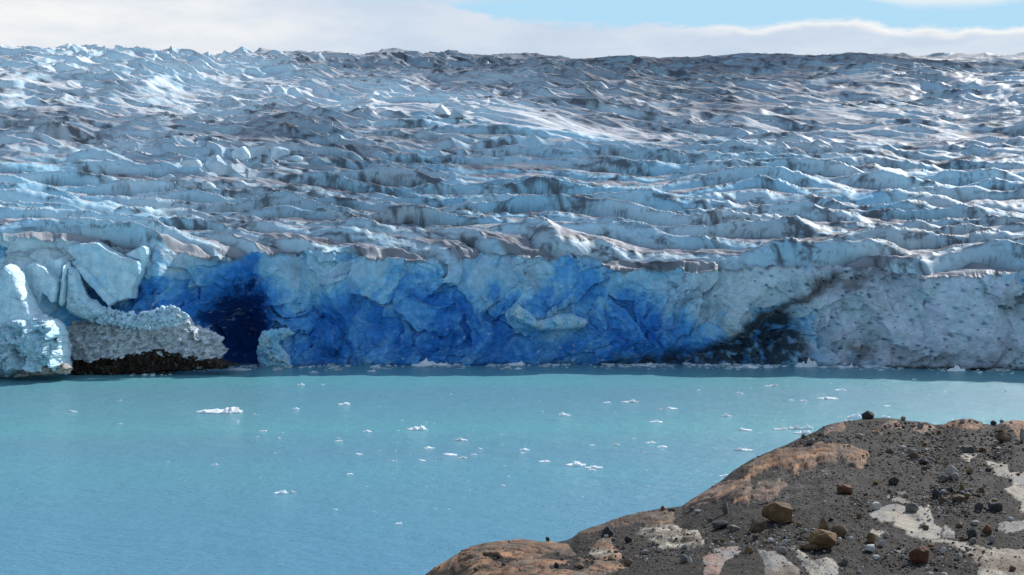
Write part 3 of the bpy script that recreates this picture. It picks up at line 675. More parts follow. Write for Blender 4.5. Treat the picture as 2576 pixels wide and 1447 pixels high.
# ------------------------------------------------------------------ boulders
BOULDERS = [  # tracing, x, base y, width, height, colour, label, roundness
    (zA, 235, 1015, 265, 172, 'ochre', 'largest ochre boulder, flat topped, at the left edge of the gravel slope', .1),
    (zA, 78, 1082, 155, 112, 'brown', 'brown angular boulder just below the left side of the largest ochre boulder', .1),
    (zA, 612, 1238, 240, 150, 'ochre', 'big squat ochre brown boulder at the front of a cluster of three', .1),
    (zA, 622, 1100, 124, 122, 'ochre', 'wedge shaped ochre rock standing behind the squat boulder of the cluster of three', .05),
    (zA, 740, 1142, 142, 108, 'brown', 'rounded grey brown boulder at the right of the cluster of three', .45),
    (zA, 1402, 1332, 178, 152, 'rust', 'rust red boulder with slanting top at the foot of the large pale slab', .08),
    (zA, 978, 162, 110, 70, 'dark', 'black boulder perched on the crest against the lake', .15),
    (zA, 1962, 1117, 86, 86, 'rust', 'round rust coloured boulder beside the black block', .4),
    (zA, 1842, 1150, 96, 84, 'dark', 'black upright block left of the round rust boulder', .02),
    (zA, 1846, 1192, 66, 54, 'grey', 'dark grey stone touching the foot of the black upright block', .5),
    (zA, 1050, 914, 76, 62, 'white', 'whitish round stone at the upper left corner of the large pale slab', .4),
    (zA, 1342, 946, 112, 80, 'grey', 'grey egg shaped boulder sitting on top of the large pale slab', .55),
    (zA, 1008, 1190, 72, 82, 'ochre', 'upright ochre stone between white stones below the large pale slab', .15),
    (zA, 788, 775, 122, 80, 'rust', 'flat reddish brown boulder alone on grey gravel in mid slope', .1),
    (zA, 1195, 690, 96, 66, 'dark', 'dark grey split boulder above the small pale patches', .1),
    (zA, 1760, 777, 62, 100, 'ochre', 'tall pointed ochre stone standing in the rock pile', .05),
    (zA, 1818, 622, 66, 52, 'ochre', 'bright ochre block behind the rock pile', .1),
    (zA, 2105, 346, 132, 80, 'brown', 'large dark brown block near the right end of the crest', .08),
    (zA, 2100, 276, 80, 34, 'ochre', 'ochre cap stone lying on the large dark brown block', .1),
    (zA, 1810, 436, 106, 70, 'grey', 'grey slab shaped boulder above a small pale patch', .08),
    (zA, 1412, 246, 56, 56, 'lilac', 'lilac grey boulder on the crest beside pink bedrock', .3),
    (zA, 1272, 170, 44, 36, 'lilac', 'smooth lilac stone on the crest right of the black boulder', .5),
    (zA, 443, 314, 38, 36, 'brown', 'brown cube like stone on the left slope of the crest', .2),
    (zA, 508, 402, 86, 56, 'grey', 'grey boulder above the rough orange outcrop', .25),
    (zA, 905, 312, 72, 36, 'pale', 'pale flat stone below the crest', .4),
    (zA, 665, 362, 46, 40, 'pale', 'small pale stone on top of the rough orange outcrop', .3),
    (zA, 740, 1190, 52, 52, 'white', 'white stone at the right foot of the cluster of three', .45),
    (zA, 836, 1166, 42, 32, 'white', 'small white stone right of the white stone by the cluster of three', .3),
    (zA, 1095, 1212, 52, 58, 'white', 'white upright stone right of the upright ochre stone', .2),
    (zA, 1000, 1256, 102, 56, 'white', 'whitish flat boulder below the upright ochre stone', .2),
    (zA, 1046, 1300, 62, 36, 'white', 'white flat stone in front of the whitish flat boulder', .4),
    (zA, 1130, 1146, 52, 40, 'pale', 'pale stone at the lower left corner of the large pale slab', .3),
    (zA, 1455, 1082, 60, 42, 'brown', 'brown stone with pale neighbour on the middle of the large pale slab', .2),
    (zA, 1425, 1064, 40, 30, 'pale', 'pale stone touching the brown stone on the large pale slab', .3),
    (zA, 905, 986, 52, 48, 'brown', 'grey brown stone left of the large pale slab', .3),
    (zA, 1290, 806, 46, 42, 'grey', 'grey stone above the large pale slab', .4),
    (zA, 790, 1352, 58, 54, 'grey', 'grey block right of the bottom cream bedrock hump', .2),
    (zA, 1160, 756, 42, 34, 'brown', 'brown stone left of the small pale patches', .2),
    (zA, 1170, 822, 40, 40, 'grey', 'pointed grey stone on the small pale patch', .05),
    (zA, 1045, 682, 52, 30, 'ochre', 'mustard yellow stone left of the dark split boulder', .2),
    (zA, 1668, 645, 116, 100, 'pale', 'big pale brown boulder at the top of the rock pile', .3),
    (zA, 1700, 662, 70, 60, 'lilac', 'lilac grey boulder in front of the big pale brown boulder', .3),
    (zA, 1608, 676, 88, 54, 'grey', 'dark grey boulder left of the big pale brown boulder', .2),
    (zA, 1355, 502, 84, 60, 'brown', 'dark olive brown boulder in the upper middle of the slope', .15),
    (zA, 1440, 538, 94, 52, 'dark', 'long black boulder below the dark olive brown boulder', .1),
    (zA, 1352, 446, 82, 48, 'lilac', 'grey lilac boulder above the dark olive brown boulder', .3),
    (zA, 1160, 430, 72, 48, 'grey', 'rounded grey boulder in the upper left of the slope', .45),
    (zA, 1270, 402, 52, 36, 'white', 'white angular stone between two grey boulders high on the slope', .1),
    (zA, 2020, 206, 52, 40, 'dark', 'black stone on the crest near the right end', .2),
    (zA, 2086, 190, 36, 26, 'lilac', 'small grey stone right of the black stone on the crest', .3),
    (zA, 1925, 428, 56, 48, 'rust', 'dark red stone right of the grey slab shaped boulder', .1),
    (zA, 1760, 207, 44, 32, 'pale', 'tan stone on the orange crest bedrock', .3),
    (zA, 2040, 932, 118, 76, 'dark', 'dark slab tilted at the right edge of the rock pile', .05),
    (zA, 1900, 930, 74, 74, 'dark', 'black boulder below the rock pile', .1),
    (zA, 1730, 852, 112, 54, 'brown', 'brown flat slab in the middle of the rock pile', .05),
    (zA, 1792, 822, 60, 48, 'ochre', 'ochre block right of the brown slab in the rock pile', .1),
    (zA, 1545, 818, 72, 76, 'dark', 'black boulder at the left end of the rock pile', .1),
    (zA, 1604, 792, 60, 46, 'lilac', 'grey lilac stone between black boulders of the rock pile', .2),
    (zA, 1658, 776, 74, 54, 'dark', 'charcoal boulder left of the tall pointed ochre stone', .1),
    (zA, 1590, 856, 62, 56, 'brown', 'brown block at the lower left of the rock pile', .1),
    (zA, 1700, 790, 46, 36, 'ochre', 'small ochre stone at the foot of the tall pointed stone', .1),
    (zA, 1600, 1266, 52, 52, 'white', 'white stone right of the rust red boulder', .35),
    (zA, 1725, 1312, 66, 62, 'pale', 'pale domed stone left of the striped cream bedrock', .4),
    (zA, 2005, 1186, 58, 62, 'lilac', 'lilac grey stone below the round rust boulder', .35),
    (zA, 2165, 1000, 52, 34, 'white', 'white stone on the pale lumpy bedrock at right', .4),
    (zA, 2175, 1426, 64, 44, 'brown', 'brown stone on the striped cream bedrock', .4),
    (zA, 42, 1146, 72, 48, 'pale', 'pale grey stone below the brown angular boulder', .3),
    (zA, 265, 1292, 92, 66, 'lilac', 'lilac grey boulder between the two cream bedrock humps', .25),
    (zA, 180, 1182, 72, 38, 'white', 'white wedge stone above the cream bedrock humps', .15),
    (zA, 290, 1198, 72, 46, 'white', 'whitish block stone right of the white wedge stone', .15),
    (zA, 60, 1176, 42, 26, 'white', 'small white stone left of the white wedge stone', .4),
    (zA, 10, 1268, 44, 42, 'ochre', 'round mustard brown stone left of the cream bedrock humps', .5),
    (zA, 490, 1252, 152, 50, 'brown', 'low flat brown slab at the foot of the big squat boulder', .1),
    (zA, 415, 1030, 58, 36, 'brown', 'small brown block right of the largest ochre boulder', .1),
    (zA, 460, 1092, 46, 32, 'pale', 'pale oval stone left of the cluster of three', .5),
    (zA, 850, 1102, 36, 34, 'pale', 'pale stone right of the rounded boulder of the cluster', .4),
    (zA, 418, 1160, 42, 30, 'dark', 'black stone left of the big squat boulder', .3),
    (zA, 215, 1042, 36, 26, 'grey', 'grey stone at the foot of the largest ochre boulder', .5),
    (zA, 1920, 768, 62, 54, 'ochre', 'pointed ochre stone right of the rock pile', .1),
    (zA, 1905, 810, 44, 34, 'ochre', 'ochre stone below the pointed ochre stone', .2),
    (zA, 2030, 847, 56, 30, 'ochre', 'ochre flat stone above the tilted dark slab', .15),
    (zA, 2220, 622, 30, 26, 'rust', 'small orange stone on the pale slab at the right edge', .3),
    (zA, 2157, 671, 30, 22, 'dark', 'small black stone at the rim of the right pale slab', .3),
    (zA, 1866, 1032, 78, 40, 'pale', 'pale flat stone above the black upright block', .3),
    (zA, 1735, 1052, 58, 42, 'brown', 'brown block right of the large pale slab', .1),
    (zA, 1756, 1164, 46, 34, 'rust', 'rust stone left of the black upright block', .15),
    (zA, 1800, 1256, 40, 36, 'grey', 'grey block on the orange edge of the striped cream bedrock', .1),
    (zA, 1500, 1210, 54, 30, 'ochre', 'tan stone right of the top of the rust red boulder', .3),
    (zA, 905, 1420, 50, 32, 'lilac', 'lilac stone at the bottom edge below the grey block', .4),
    (zA, 1545, 1384, 42, 28, 'dark', 'black stone right below the rust red boulder', .3),
    (zA, 1490, 1446, 90, 46, 'pale', 'pale rock at the bottom edge below the rust red boulder', .3),
    (zA, 1610, 1450, 90, 50, 'pale', 'broad pale rock at the bottom edge left of the striped bedrock', .3),
    (zA, 2262, 350, 60, 120, 'pale', 'pale upright rock at the right edge near the crest', .1),
    (zA, 1480, 300, 44, 40, 'brown', 'brown stone below the lilac crest boulder', .1),
    (zA, 1568, 282, 46, 36, 'brown', 'dark ochre stone below the orange crest bedrock', .1),
    (zA, 1452, 374, 50, 30, 'ochre', 'ochre stone high on the slope above the long black boulder', .2),
    (zA, 1688, 342, 40, 30, 'lilac', 'lilac stone left of the grey slab shaped boulder', .2),
    (zA, 1448, 590, 60, 34, 'brown', 'flat brown stone below the long black boulder', .2),
    (zA, 2060, 418, 46, 30, 'pale', 'tan stone right of the dark red stone', .3),
    (zA, 2060, 470, 44, 36, 'lilac', 'lilac stone above the right pale slab', .3),
    (zA, 1970, 592, 50, 30, 'dark', 'dark stone at the upper rim of the right pale slab', .2),
    (zC, 665, 1217, 30, 28, 'dark', 'small black upright block on the low left crest of the headland', .0),
    (zC, 1072, 1198, 122, 78, 'dark', 'dark triangular slab leaning on the left lobe of the headland', .0),
    (zC, 1216, 1236, 58, 46, 'dark', 'black angular rock left of the cream outcrop', .05),
    (zC, 1062, 1212, 38, 26, 'pale', 'pale stone on the orange bedrock under the dark slab', .4),
    (zC, 1114, 1222, 30, 24, 'grey', 'grey stone right of the pale stone under the dark slab', .4),
    (zC, 1214, 1392, 68, 56, 'brown', 'dark brown boulder right of the orange bedrock', .15),
    (zC, 1596, 1370, 62, 60, 'grey', 'grey rounded boulder paired with a white one on the gravel', .4),
    (zC, 1642, 1374, 52, 50, 'white', 'white pointed boulder touching the grey rounded one', .2),
    (zC, 1330, 1302, 46, 32, 'pale', 'pale oval stone on the gravel below the cream outcrop', .5),
    (zC, 1448, 1024, 36, 40, 'ochre', 'ochre block on the crest above the cream outcrop', .0),
    (zC, 1510, 1028, 48, 28, 'dark', 'dark stone right of the ochre block on the crest', .2),
    (zC, 1886, 1026, 74, 84, 'grey', 'pointed triangular grey rock left of the largest ochre boulder', .0),
    (zC, 1640, 1018, 62, 34, 'grey', 'grey slab stone on the gravel above the pointed grey rock', .1),
    (zC, 1692, 1036, 52, 22, 'lilac', 'flat lilac stone below the grey slab stone', .2),
    (zC, 1846, 1134, 112, 48, 'dark', 'dark flat slab left of the brown angular boulder', .0),
    (zC, 1942, 1138, 82, 38, 'grey', 'grey flat slab between the dark slab and the brown angular boulder', .1),
    (zC, 1770, 1090, 52, 32, 'grey', 'grey brown stone above the dark flat slab', .2),
    (zC, 1810, 1218, 42, 32, 'grey', 'grey stone left of a bright ochre stone', .2),
    (zC, 1860, 1218, 38, 28, 'ochre', 'bright ochre stone right of a grey stone', .2),
    (zC, 2080, 1202, 52, 42, 'brown', 'grey brown block right of the bright ochre stone', .3),
    (zC, 2040, 1302, 66, 46, 'ochre', 'olive ochre boulder above the cream humps', .3),
    (zC, 1096, 1352, 42, 34, 'ochre', 'small ochre stone tilted on the orange bedrock', .2),
    (zC, 880, 1428, 78, 44, 'brown', 'dark brown rock half buried in the gravel hollow of the left lobe', .1),
    (zC, 766, 1347, 36, 20, 'grey', 'grey stone in the gravel strip of the left lobe', .4),
    (zC, 330, 1346, 32, 26, 'dark', 'dark stone in the small gravel strip near the left end of the headland', .3),
    (zC, 370, 1402, 36, 22, 'dark', 'black flat stone on the lowest bedrock of the left lobe', .1),
    (zC, 176, 1438, 36, 28, 'brown', 'brown round stone at the bottom left end of the headland', .4),
    (zC, 1920, 1242, 42, 28, 'white', 'white stone below the grey flat slab', .3),
    (zC, 2190, 1224, 52, 32, 'white', 'white flat stone right of the grey brown block', .2),
    (zC, 730, 1410, 64, 40, 'dark', 'charcoal wedge of rock beside the gravel hollow of the left lobe', .05),
    (zC, 1140, 1262, 26, 20, 'dark', 'black stone on the orange bedrock right of the dark slab', .3),
]
def place_rock(i, fu, x, y, w, h, colr, label, rnd):
    u, v = fu(x, y)
    k = .12113 if fu is zA else .147
    gx, gy, gz, _ = ground(np.array([u]), np.array([v]))
    gx, gy, gz = float(gx[0]), float(gy[0]), float(gz[0])
    px = gy / FPX
    W, Hh = w * k * px, h * k * px
    big = w * k > 9
    p, f = rock_shape(100 + i * 7, 4 if big else 3, 12 if rnd < .2 else 9, .035 if rnd < .3 else .045, rnd, .34)
    dep = W * random.uniform(.7, 1.0)
    a = random.uniform(-.5, .5)
    if 'triangular' in label or 'pointed' in label or 'wedge' in label:
        taper = 1 - .72 * (p[:, 2] + .5); p[:, 0] = p[:, 0] * taper + .16 * (p[:, 2] + .5) * random.choice((-1, 1)); p[:, 1] *= (.5 + .5 * taper)
    if 'slab' in label or 'flat' in label:
        p[:, 2] = np.sign(p[:, 2]) * (np.abs(p[:, 2]) * 2) ** .6 / 2
    q = np.stack([p[:, 0] * W, p[:, 1] * dep, p[:, 2] * Hh * 1.12], -1)
    ca, sa = math.cos(a), math.sin(a)
    q = np.stack([q[:, 0] * ca - q[:, 1] * sa * .4, q[:, 0] * sa * .4 + q[:, 1] * ca, q[:, 2]], -1)
    q[:, 2] += Hh * .5 - Hh * .06
    me = mesh_np('boulder', q, f, M_ROCK[colr], rnd > .25)
    nm = 'boulder' if w * k > 7 else 'stone'
    link(nm, me, label, nm, 'boulders and stones on the headland', loc=(gx, gy + dep * .25, gz))
for i, b in enumerate(BOULDERS): place_rock(i, *b)

# smaller single stones, by what they lie on
VAR = []
for i in range(14):
    p, f = rock_shape(900 + i * 5, 2, 9, .05, random.uniform(0, .5), .32)
    VAR.append((p, f))
def small_stones():
    kinds = ['grey', 'grey', 'pale', 'dark', 'brown', 'white', 'ochre', 'lilac', 'dark']
    names = {'grey': 'small grey stone', 'pale': 'small pale stone', 'dark': 'small black stone', 'brown': 'small brown stone', 'white': 'small white stone', 'ochre': 'small ochre stone', 'lilac': 'small lilac stone', 'rust': 'small rust stone'}
    meshes = {}
    n = 0
    spots = [(zA, 1650, 780, 260, 190, 56), (zA, 1400, 470, 260, 120, 40), (zA, 800, 880, 160, 120, 12), (zA, 1500, 300, 700, 120, 36), (zA, 300, 1130, 320, 140, 40), (zA, 1500, 1300, 500, 120, 34), (zC, 1500, 1200, 400, 160, 30), (zA, 1950, 400, 260, 120, 16)]
    for fu, cx, cy, rx, ry, cnt in spots:
        made = 0
        while made < cnt:
            u, v = fu(random.gauss(cx, rx * .6), random.gauss(cy, ry * .6))
            if not (430 < u < 1030 and float(sil(u)) + 3 < v < 580): continue
            gx, gy, gz, gr = ground(np.array([u]), np.array([v]))
            kd = random.choice(kinds); vi = random.randrange(len(VAR))
            if (kd, vi) not in meshes:
                meshes[(kd, vi)] = mesh_np('stone', VAR[vi][0], VAR[vi][1], M_ROCK[kd], False)
            on = 'lying on dark gravel' if gr[0] > .5 else 'lying on bare bedrock'
            o = link('stone', meshes[(kd, vi)], names[kd] + ' ' + on, 'stone', names[kd] + 's ' + on, loc=(float(gx[0]), float(gy[0]), float(gz[0])))
            s = random.choice((2.2, 2.6, 3.0, 3.6, 4.4)) * float(gy[0]) / FPX
            o.scale = (s, s * random.uniform(.7, 1), s * random.uniform(.5, .8)); o.rotation_euler = (0, 0, random.uniform(0, 6.28))
            o.location.z += o.scale.z * .3
            made += 1
small_stones()

def build_gravel():
    """loose gravel: very many little stones as one mesh"""
    n = 135000
    u = rng.uniform(400, 1310, n * 2); v = rng.uniform(416, 640, n * 2)
    keep = v > sil(u) + .8
    u, v = u[keep][:n], v[keep][:n]
    gx, gy, gz, gr = ground(u, v)
    clump = fbm(gx / 4, gy / 4, 3, 600)
    p_ = np.where(gr > .5, .55 + .6 * clump, .07 + .16 * np.clip(clump, 0, 1))
    k = rng.uniform(size=len(u)) < p_
    gx, gy, gz = gx[k], gy[k], gz[k]; n = len(gx)
    size = (.5 + rng.exponential(.46, n)).clip(.4, 3.6) * gy / FPX
    # coarser rubble in clumps
    for fu, cx, cy, rx, ry, cnt in [(zA, 1650, 830, 260, 150, 520), (zA, 1400, 450, 300, 140, 420), (zA, 900, 850, 90, 80, 160), (zA, 2000, 440, 220, 130, 260), (zA, 250, 1160, 400, 90, 260), (zA, 1450, 1280, 500, 110, 260), (zC, 1800, 1230, 500, 110, 300), (zC, 1250, 1330, 300, 90, 160), (zA, 1300, 250, 700, 90, 260), (zA, 500, 330, 220, 60, 160)]:
        q, r_ = fu(rng.normal(cx, rx * .6, cnt), rng.normal(cy, ry * .6, cnt))
        ok = (r_ > sil(q) + 1) & (r_ < 590) & (q < 1060) & (q > 430)
        q, r_ = q[ok], r_[ok]
        hx, hy, hz, _g = ground(q, r_)
        gx = np.concatenate([gx, hx]); gy = np.concatenate([gy, hy]); gz = np.concatenate([gz, hz])
        size = np.concatenate([size, (1.3 + rng.exponential(.8, len(q))).clip(1.2, 4.6) * hy / FPX])
    n = len(gx)
    V, Fc = ICO[1]
    base = []
    for i in range(8):
        p, _ = rock_shape(700 + i, 1, 7, .08, .1, .35); base.append(p)
    base = np.array(base)
    var = rng.integers(0, 8, n)
    P = base[var] * np.stack([size, size * rng.uniform(.7, 1.1, n), size * rng.uniform(.5, .85, n)], -1)[:, None]
    a = rng.uniform(0, 6.28, n); ca, sa = np.cos(a)[:, None], np.sin(a)[:, None]
    P = np.stack([P[..., 0] * ca - P[..., 1] * sa + gx[:, None], P[..., 0] * sa + P[..., 1] * ca + gy[:, None], P[..., 2] + (gz + size * .18)[:, None]], -1)
    pal = np.array([(.055, .047, .04), (.10, .087, .075), (.165, .148, .13), (.26, .238, .212), (.42, .395, .36), (.11, .073, .045), (.18, .112, .062), (.03, .027, .025)], F4)
    ci = rng.choice(8, n, p=[.19, .19, .17, .15, .11, .08, .05, .06])
    cc = np.repeat((pal[ci] * rng.uniform(.75, 1.25, (n, 1)).astype(F4))[:, None], len(V), 1)
    fcs = (Fc[None] + (np.arange(n) * len(V))[:, None, None]).reshape(-1, 3)
    me = mesh_np('gravel', P.reshape(-1, 3), fcs, M_HEAD, False, cc.reshape(-1, 3))
    link('gravel', me, 'loose dark gravel scattered over the headland', 'gravel', kind='stuff')
build_gravel()

# ------------------------------------------------------------------ ice bodies at the foot of the cliff
def relief(name, poly, y0, thick, edge, tint, label, cat, noise=(1, .5), side=0., seed=0, step=.32, lean=0.0, group=None, flat=0., rag=.55, slope=False):
    """a solid body of ice or rock bulging toward the lake from the depth y0, its outline traced; closed behind"""
    P = np.array(poly, float) / K
    lo, hi = P.min(0), P.max(0)
    gu, gv = np.meshgrid(np.arange(lo[0] - .5, hi[0] + .5, step), np.arange(lo[1] - .5, hi[1] + .5, step))
    X, _, Z = at(gu, gv, y0)
    wu = gu + rag * fbm(X / 2.2, Z / 2.2, 4, seed + 1); wv = gv + rag * fbm(X / 2.2, Z / 2.2, 4, seed + 5)
    sd = polydist(wu, wv, P)
    e = np.clip(sd / edge, 0, 1)
    prof = lerp(1 - (1 - e) ** 2, np.minimum(e * 3, 1), flat)
    if slope:      # a talus: thin where it meets the wall, thickest at its foot
        ct = np.where(sd > 0, gv, 1e6).min(0); ok = ct < 1e5
        ct = np.interp(np.arange(len(ct)), np.where(ok)[0], ct[ok]); ct = np.convolve(np.pad(ct, 10, mode='edge'), np.ones(21) / 21, 'valid')
        prof = np.clip((gv - ct[None]) / np.maximum(hi[1] - ct[None], 6), 0, 1) ** .75 * np.clip((hi[0] - gu) / 22, 0, 1) ** .6
        e = np.clip(sd / 3, 0, 1)
    pl, ee = plates((X + .3 * Z + 1.5 * fbm(X / 4, Z / 4, 2, seed)) / 5.0, (Z + 1.5 * fbm(X / 4, Z / 4, 2, seed + 7)) / 4.6, seed + 2, 1.3); pl2, _ = plates(X / 1.9, Z / 1.6, seed + 3, 1.0)
    xm = (gu - lo[0]) / (hi[0] - lo[0]) - .5; zm = (gv - lo[1]) / (hi[1] - lo[1]) - .5
    dsp = prof * (thick * (1 + side * xm + lean * zm)) + e * (noise[0] * pl * 1.4 + noise[1] * (pl2 * .8 + .9 * fbm(X / 2.6, Z / 2.2, 4, seed + 4) + .35 * fbm(X / .8, Z / .8, 3, seed + 9)))
    Y = y0 - dsp
    keep = sd > -.15
    c = tint(gu, gv, X, Z, e, dsp)
    nr, nc = gu.shape
    co = np.stack([X, Y, Z], -1).reshape(-1, 3)
    fr = grid_faces(nr, nc, keep)
    # back sheet and rim close the body
    back = co.copy(); back[:, 1] = y0 + 2.5
    fb = fr[:, ::-1] + len(co)
    ed = np.concatenate([fr[:, [0, 1]], fr[:, [1, 2]], fr[:, [2, 3]], fr[:, [3, 0]]])
    key = np.sort(ed, 1); key = key[:, 0].astype(np.int64) * (nr * nc) + key[:, 1]
    un, idx, cnt = np.unique(key, return_index=True, return_counts=True)
    be = ed[idx[cnt == 1]]
    rim = np.stack([be[:, 1], be[:, 0], be[:, 0] + len(co), be[:, 1] + len(co)], -1)
    allc = np.concatenate([co, back]); fcs = np.concatenate([fr, fb, rim]); cc = np.concatenate([c.reshape(-1, 3)] * 2)
    used = np.unique(fcs); remap = np.zeros(len(allc), np.int32); remap[used] = np.arange(len(used))
    me = mesh_np(name, allc[used], remap[fcs], M_CLIFF, True, cc[used])
    return link(name, me, label, cat, group)
def t_ice(bright=1.0, blue=.35, dirt=0., seed=0):
    def f(u, v, X, Z, e, d):
        n = np.clip(.5 + .9 * fbm(X / 5, Z / 5, 4, 700 + seed), 0, 1)
        c = cmix(np.broadcast_to(np.array((.72, .91, .97), F4) * F4(bright ** .3), u.shape + (3,)), (.34, .68, .88), np.clip(blue * (n + .1), 0, 1))
        k = np.clip(fbm(X / 4, Z / 2, 4, 720 + seed) * 1.5 - .3 + dirt, 0, 1) * dirt
        return cmix(c, (.16, .15, .14), np.clip(k, 0, .9))
    return f
def t_rubble(u, v, X, Z, e, d):
    c = np.broadcast_to(np.array((.66, .72, .755), F4), u.shape + (3,))
    n = np.clip(fbm(X / 3, Z / 1.4, 5, 741) * 1.2 + .35, 0, 1)
    c = cmix(c, (.19, .175, .16), n * .6)
    return cmix(c, (.70, .76, .80), np.clip(fbm(X / 2, Z / 1.6, 4, 745) * 1.6 - .15, 0, 1))
def t_rock(u, v, X, Z, e, d):
    c = np.broadcast_to(np.array((.024, .017, .014), F4), u.shape + (3,))
    s = np.clip(fbm(X / 1.4, Z / 7, 4, 751) * 1.3, 0, 1)
    c = cmix(c, (.11, .062, .036), s * .8)
    return cmix(c, (.30, .32, .34), np.clip(fbm(X / 2.5, Z / 2.5, 4, 755) * 2 - 1.05, 0, 1))
def t_foot(u, v, X, Z, e, d):
    c = np.broadcast_to(np.array((.34, .32, .28), F4), u.shape + (3,))
    return cmix(c, (.07, .06, .05), np.clip(fbm(X / 3, Z / 1.2, 4, 761) * 1.4 + .1, 0, 1))
SG = 'ice bodies at the left end of the cliff'
def yb(x, y): return float(on_water(x / K, y / K)[1])
relief('serac', [(177, 631), (184, 614), (254, 608), (274, 622), (311, 641), (359, 656), (365, 679), (362, 690), (346, 724), (343, 750), (325, 752), (299, 761), (282, 747), (246, 702), (195, 651)], yb(260, 944) + 17, 7, 3.0, t_ice(.88, .45, .05, 1), 'broad smooth leaning ice slab with a slanting lower left edge left of the cave', 'serac', (0.3, 0.22), 0.35, 801, flat=.9, group=SG)
relief('serac', [(181, 659), (195, 652), (246, 702), (291, 750), (294, 761), (278, 771), (246, 736), (215, 704)], yb(230, 944) + 11, 4, 3.0, t_ice(.85, .6, .05, 2), 'narrow diagonal blade of ice in front of the broad smooth slab', 'serac', (0.3, 0.2), 0.4, 811, flat=.6, group=SG)
relief('serac', [(314, 641), (333, 631), (364, 617), (377, 622), (378, 639), (371, 671), (365, 678), (359, 656)], yb(330, 944) + 20, 5, 2.4, t_ice(.95, .3, .05, 21), 'small pale ice block wedged at the upper right of the broad smooth slab', 'serac', (0.4, 0.2), 0.4, 815, flat=.9, group=SG)
relief('serac', [(56, 676), (96, 656), (124, 671), (162, 704), (153, 758), (141, 762), (133, 747), (121, 738), (109, 775), (105, 784), (93, 761), (79, 733), (68, 702)], yb(130, 946) + 9, 7, 3.0, t_ice(.95, .30, .10, 3), 'wide pale ice slab standing behind the tall pointed serac', 'serac', (0.4, 0.25), 0.5, 821, flat=.9, group=SG)
relief('serac', [(162, 704), (167, 673), (171, 658), (175, 671), (173, 724), (169, 761), (160, 772), (153, 761)], yb(160, 946) + 8, 6, 2.6, t_ice(1, .2, .02, 23), 'thin bright upright fin of ice at the right side of the wide pale slab', 'serac', (0.5, 0.3), 0.5, 823, flat=.6, group=SG)
relief('serac', [(174, 671), (192, 676), (215, 736), (226, 752), (240, 754), (260, 775), (267, 789), (226, 806), (175, 789), (167, 769)], yb(205, 946) + 9, 6, 6, t_ice(.85, .45, .15, 4), 'crumbling ice buttress between the upright fin and the broad slab', 'serac', (1.1, 1.1), 0.3, 831, flat=.3, group=SG)
relief('serac', [(-40, 764), (0, 747), (6, 707), (11, 679), (25, 663), (42, 671), (56, 685), (73, 730), (105, 789), (124, 806), (130, 820), (71, 832), (-40, 837)], yb(60, 950) + 3, 9, 5, t_ice(1, .22, .04, 5), 'tall pointed bright serac at the far left end of the cliff', 'serac', (0.7, 0.4), 0.8, 841, flat=.55, group=SG)
relief('serac', [(113, 648), (127, 642), (153, 651), (167, 651), (171, 662), (169, 685), (164, 702), (133, 685), (109, 665)], yb(140, 946) + 14, 6, 2.4, t_ice(1, .2, .05, 26), 'pale ice block on top of the wide pale slab', 'serac', (0.4, 0.2), 0.5, 845, flat=.9, group=SG)
relief('serac', [(61, 648), (68, 634), (85, 632), (91, 648), (93, 656), (79, 659), (64, 659)], yb(75, 946) + 16, 6, 2.4, t_ice(1, .25, .02, 27), 'small rounded white ice block between the pale slabs at the far left', 'serac', (0.3, 0.2), 0.5, 847, flat=.7, group=SG)
relief('serac', [(92, 656), (94, 648), (100, 633), (110, 642), (112, 656), (107, 663)], yb(100, 946) + 15, 5, 2, t_ice(1, .2, .02, 28), 'smallest white ice tooth right of the rounded white block', 'serac', (0.3, 0.2), 0.5, 849, flat=.7, group=SG)
relief('serac', [(-40, 591), (0, 597), (17, 603), (45, 622), (58, 638), (54, 649), (37, 654), (0, 638), (-40, 634)], yb(40, 948) + 18, 6, 3, t_ice(.95, .3, .08, 29), 'pale ice slab under the dirty ridge in the upper left of the cliff', 'serac', (0.4, 0.2), 0.4, 851, flat=.9, group=SG)
relief('serac', [(-40, 642), (0, 638), (17, 645), (45, 659), (59, 679), (56, 693), (25, 663), (11, 679), (6, 702), (-40, 724)], yb(40, 948) + 12, 6, 3, t_ice(.95, .3, .05, 30), 'pale ice shoulder behind the point of the tall serac', 'serac', (0.5, 0.25), 0.4, 853, flat=.7, group=SG)
relief('ice_mound', [(-60, 830), (20, 800), (60, 792), (118, 800), (150, 806), (165, 830), (172, 880), (176, 920), (170, 941), (60, 938), (30, 948), (-60, 950)], yb(70, 952) - 1, 8, 7, t_ice(1.0, .34, .03, 6), 'bright lumpy mound of collapsed ice at the water in the left corner', 'ice mound', (6.0, 2.2), .9, 861, rag=1.2, group=SG)
relief('ice_ledge', [(30, 948), (60, 930), (100, 918), (165, 914), (176, 925), (172, 940), (110, 946), (40, 952)], yb(100, 951) - 10, 3, 3, t_foot, 'dirty undercut ledge of ice at the foot of the bright lumpy mound', 'ice ledge', (.5, .5), .2, 861, group=SG)
relief('rock_ledge', [(168, 945), (170, 912), (190, 896), (240, 888), (300, 892), (350, 884), (400, 872), (450, 882), (500, 892), (560, 904), (600, 916), (570, 926), (480, 931), (380, 937), (250, 943)], yb(350, 941) + 4, 7, 3.5, t_rock, 'dark brown bedrock ledge at the waterline below the dirty ice rubble', 'rock ledge', (1.6, 1.1), 0, 871, flat=.8, rag=1.3)
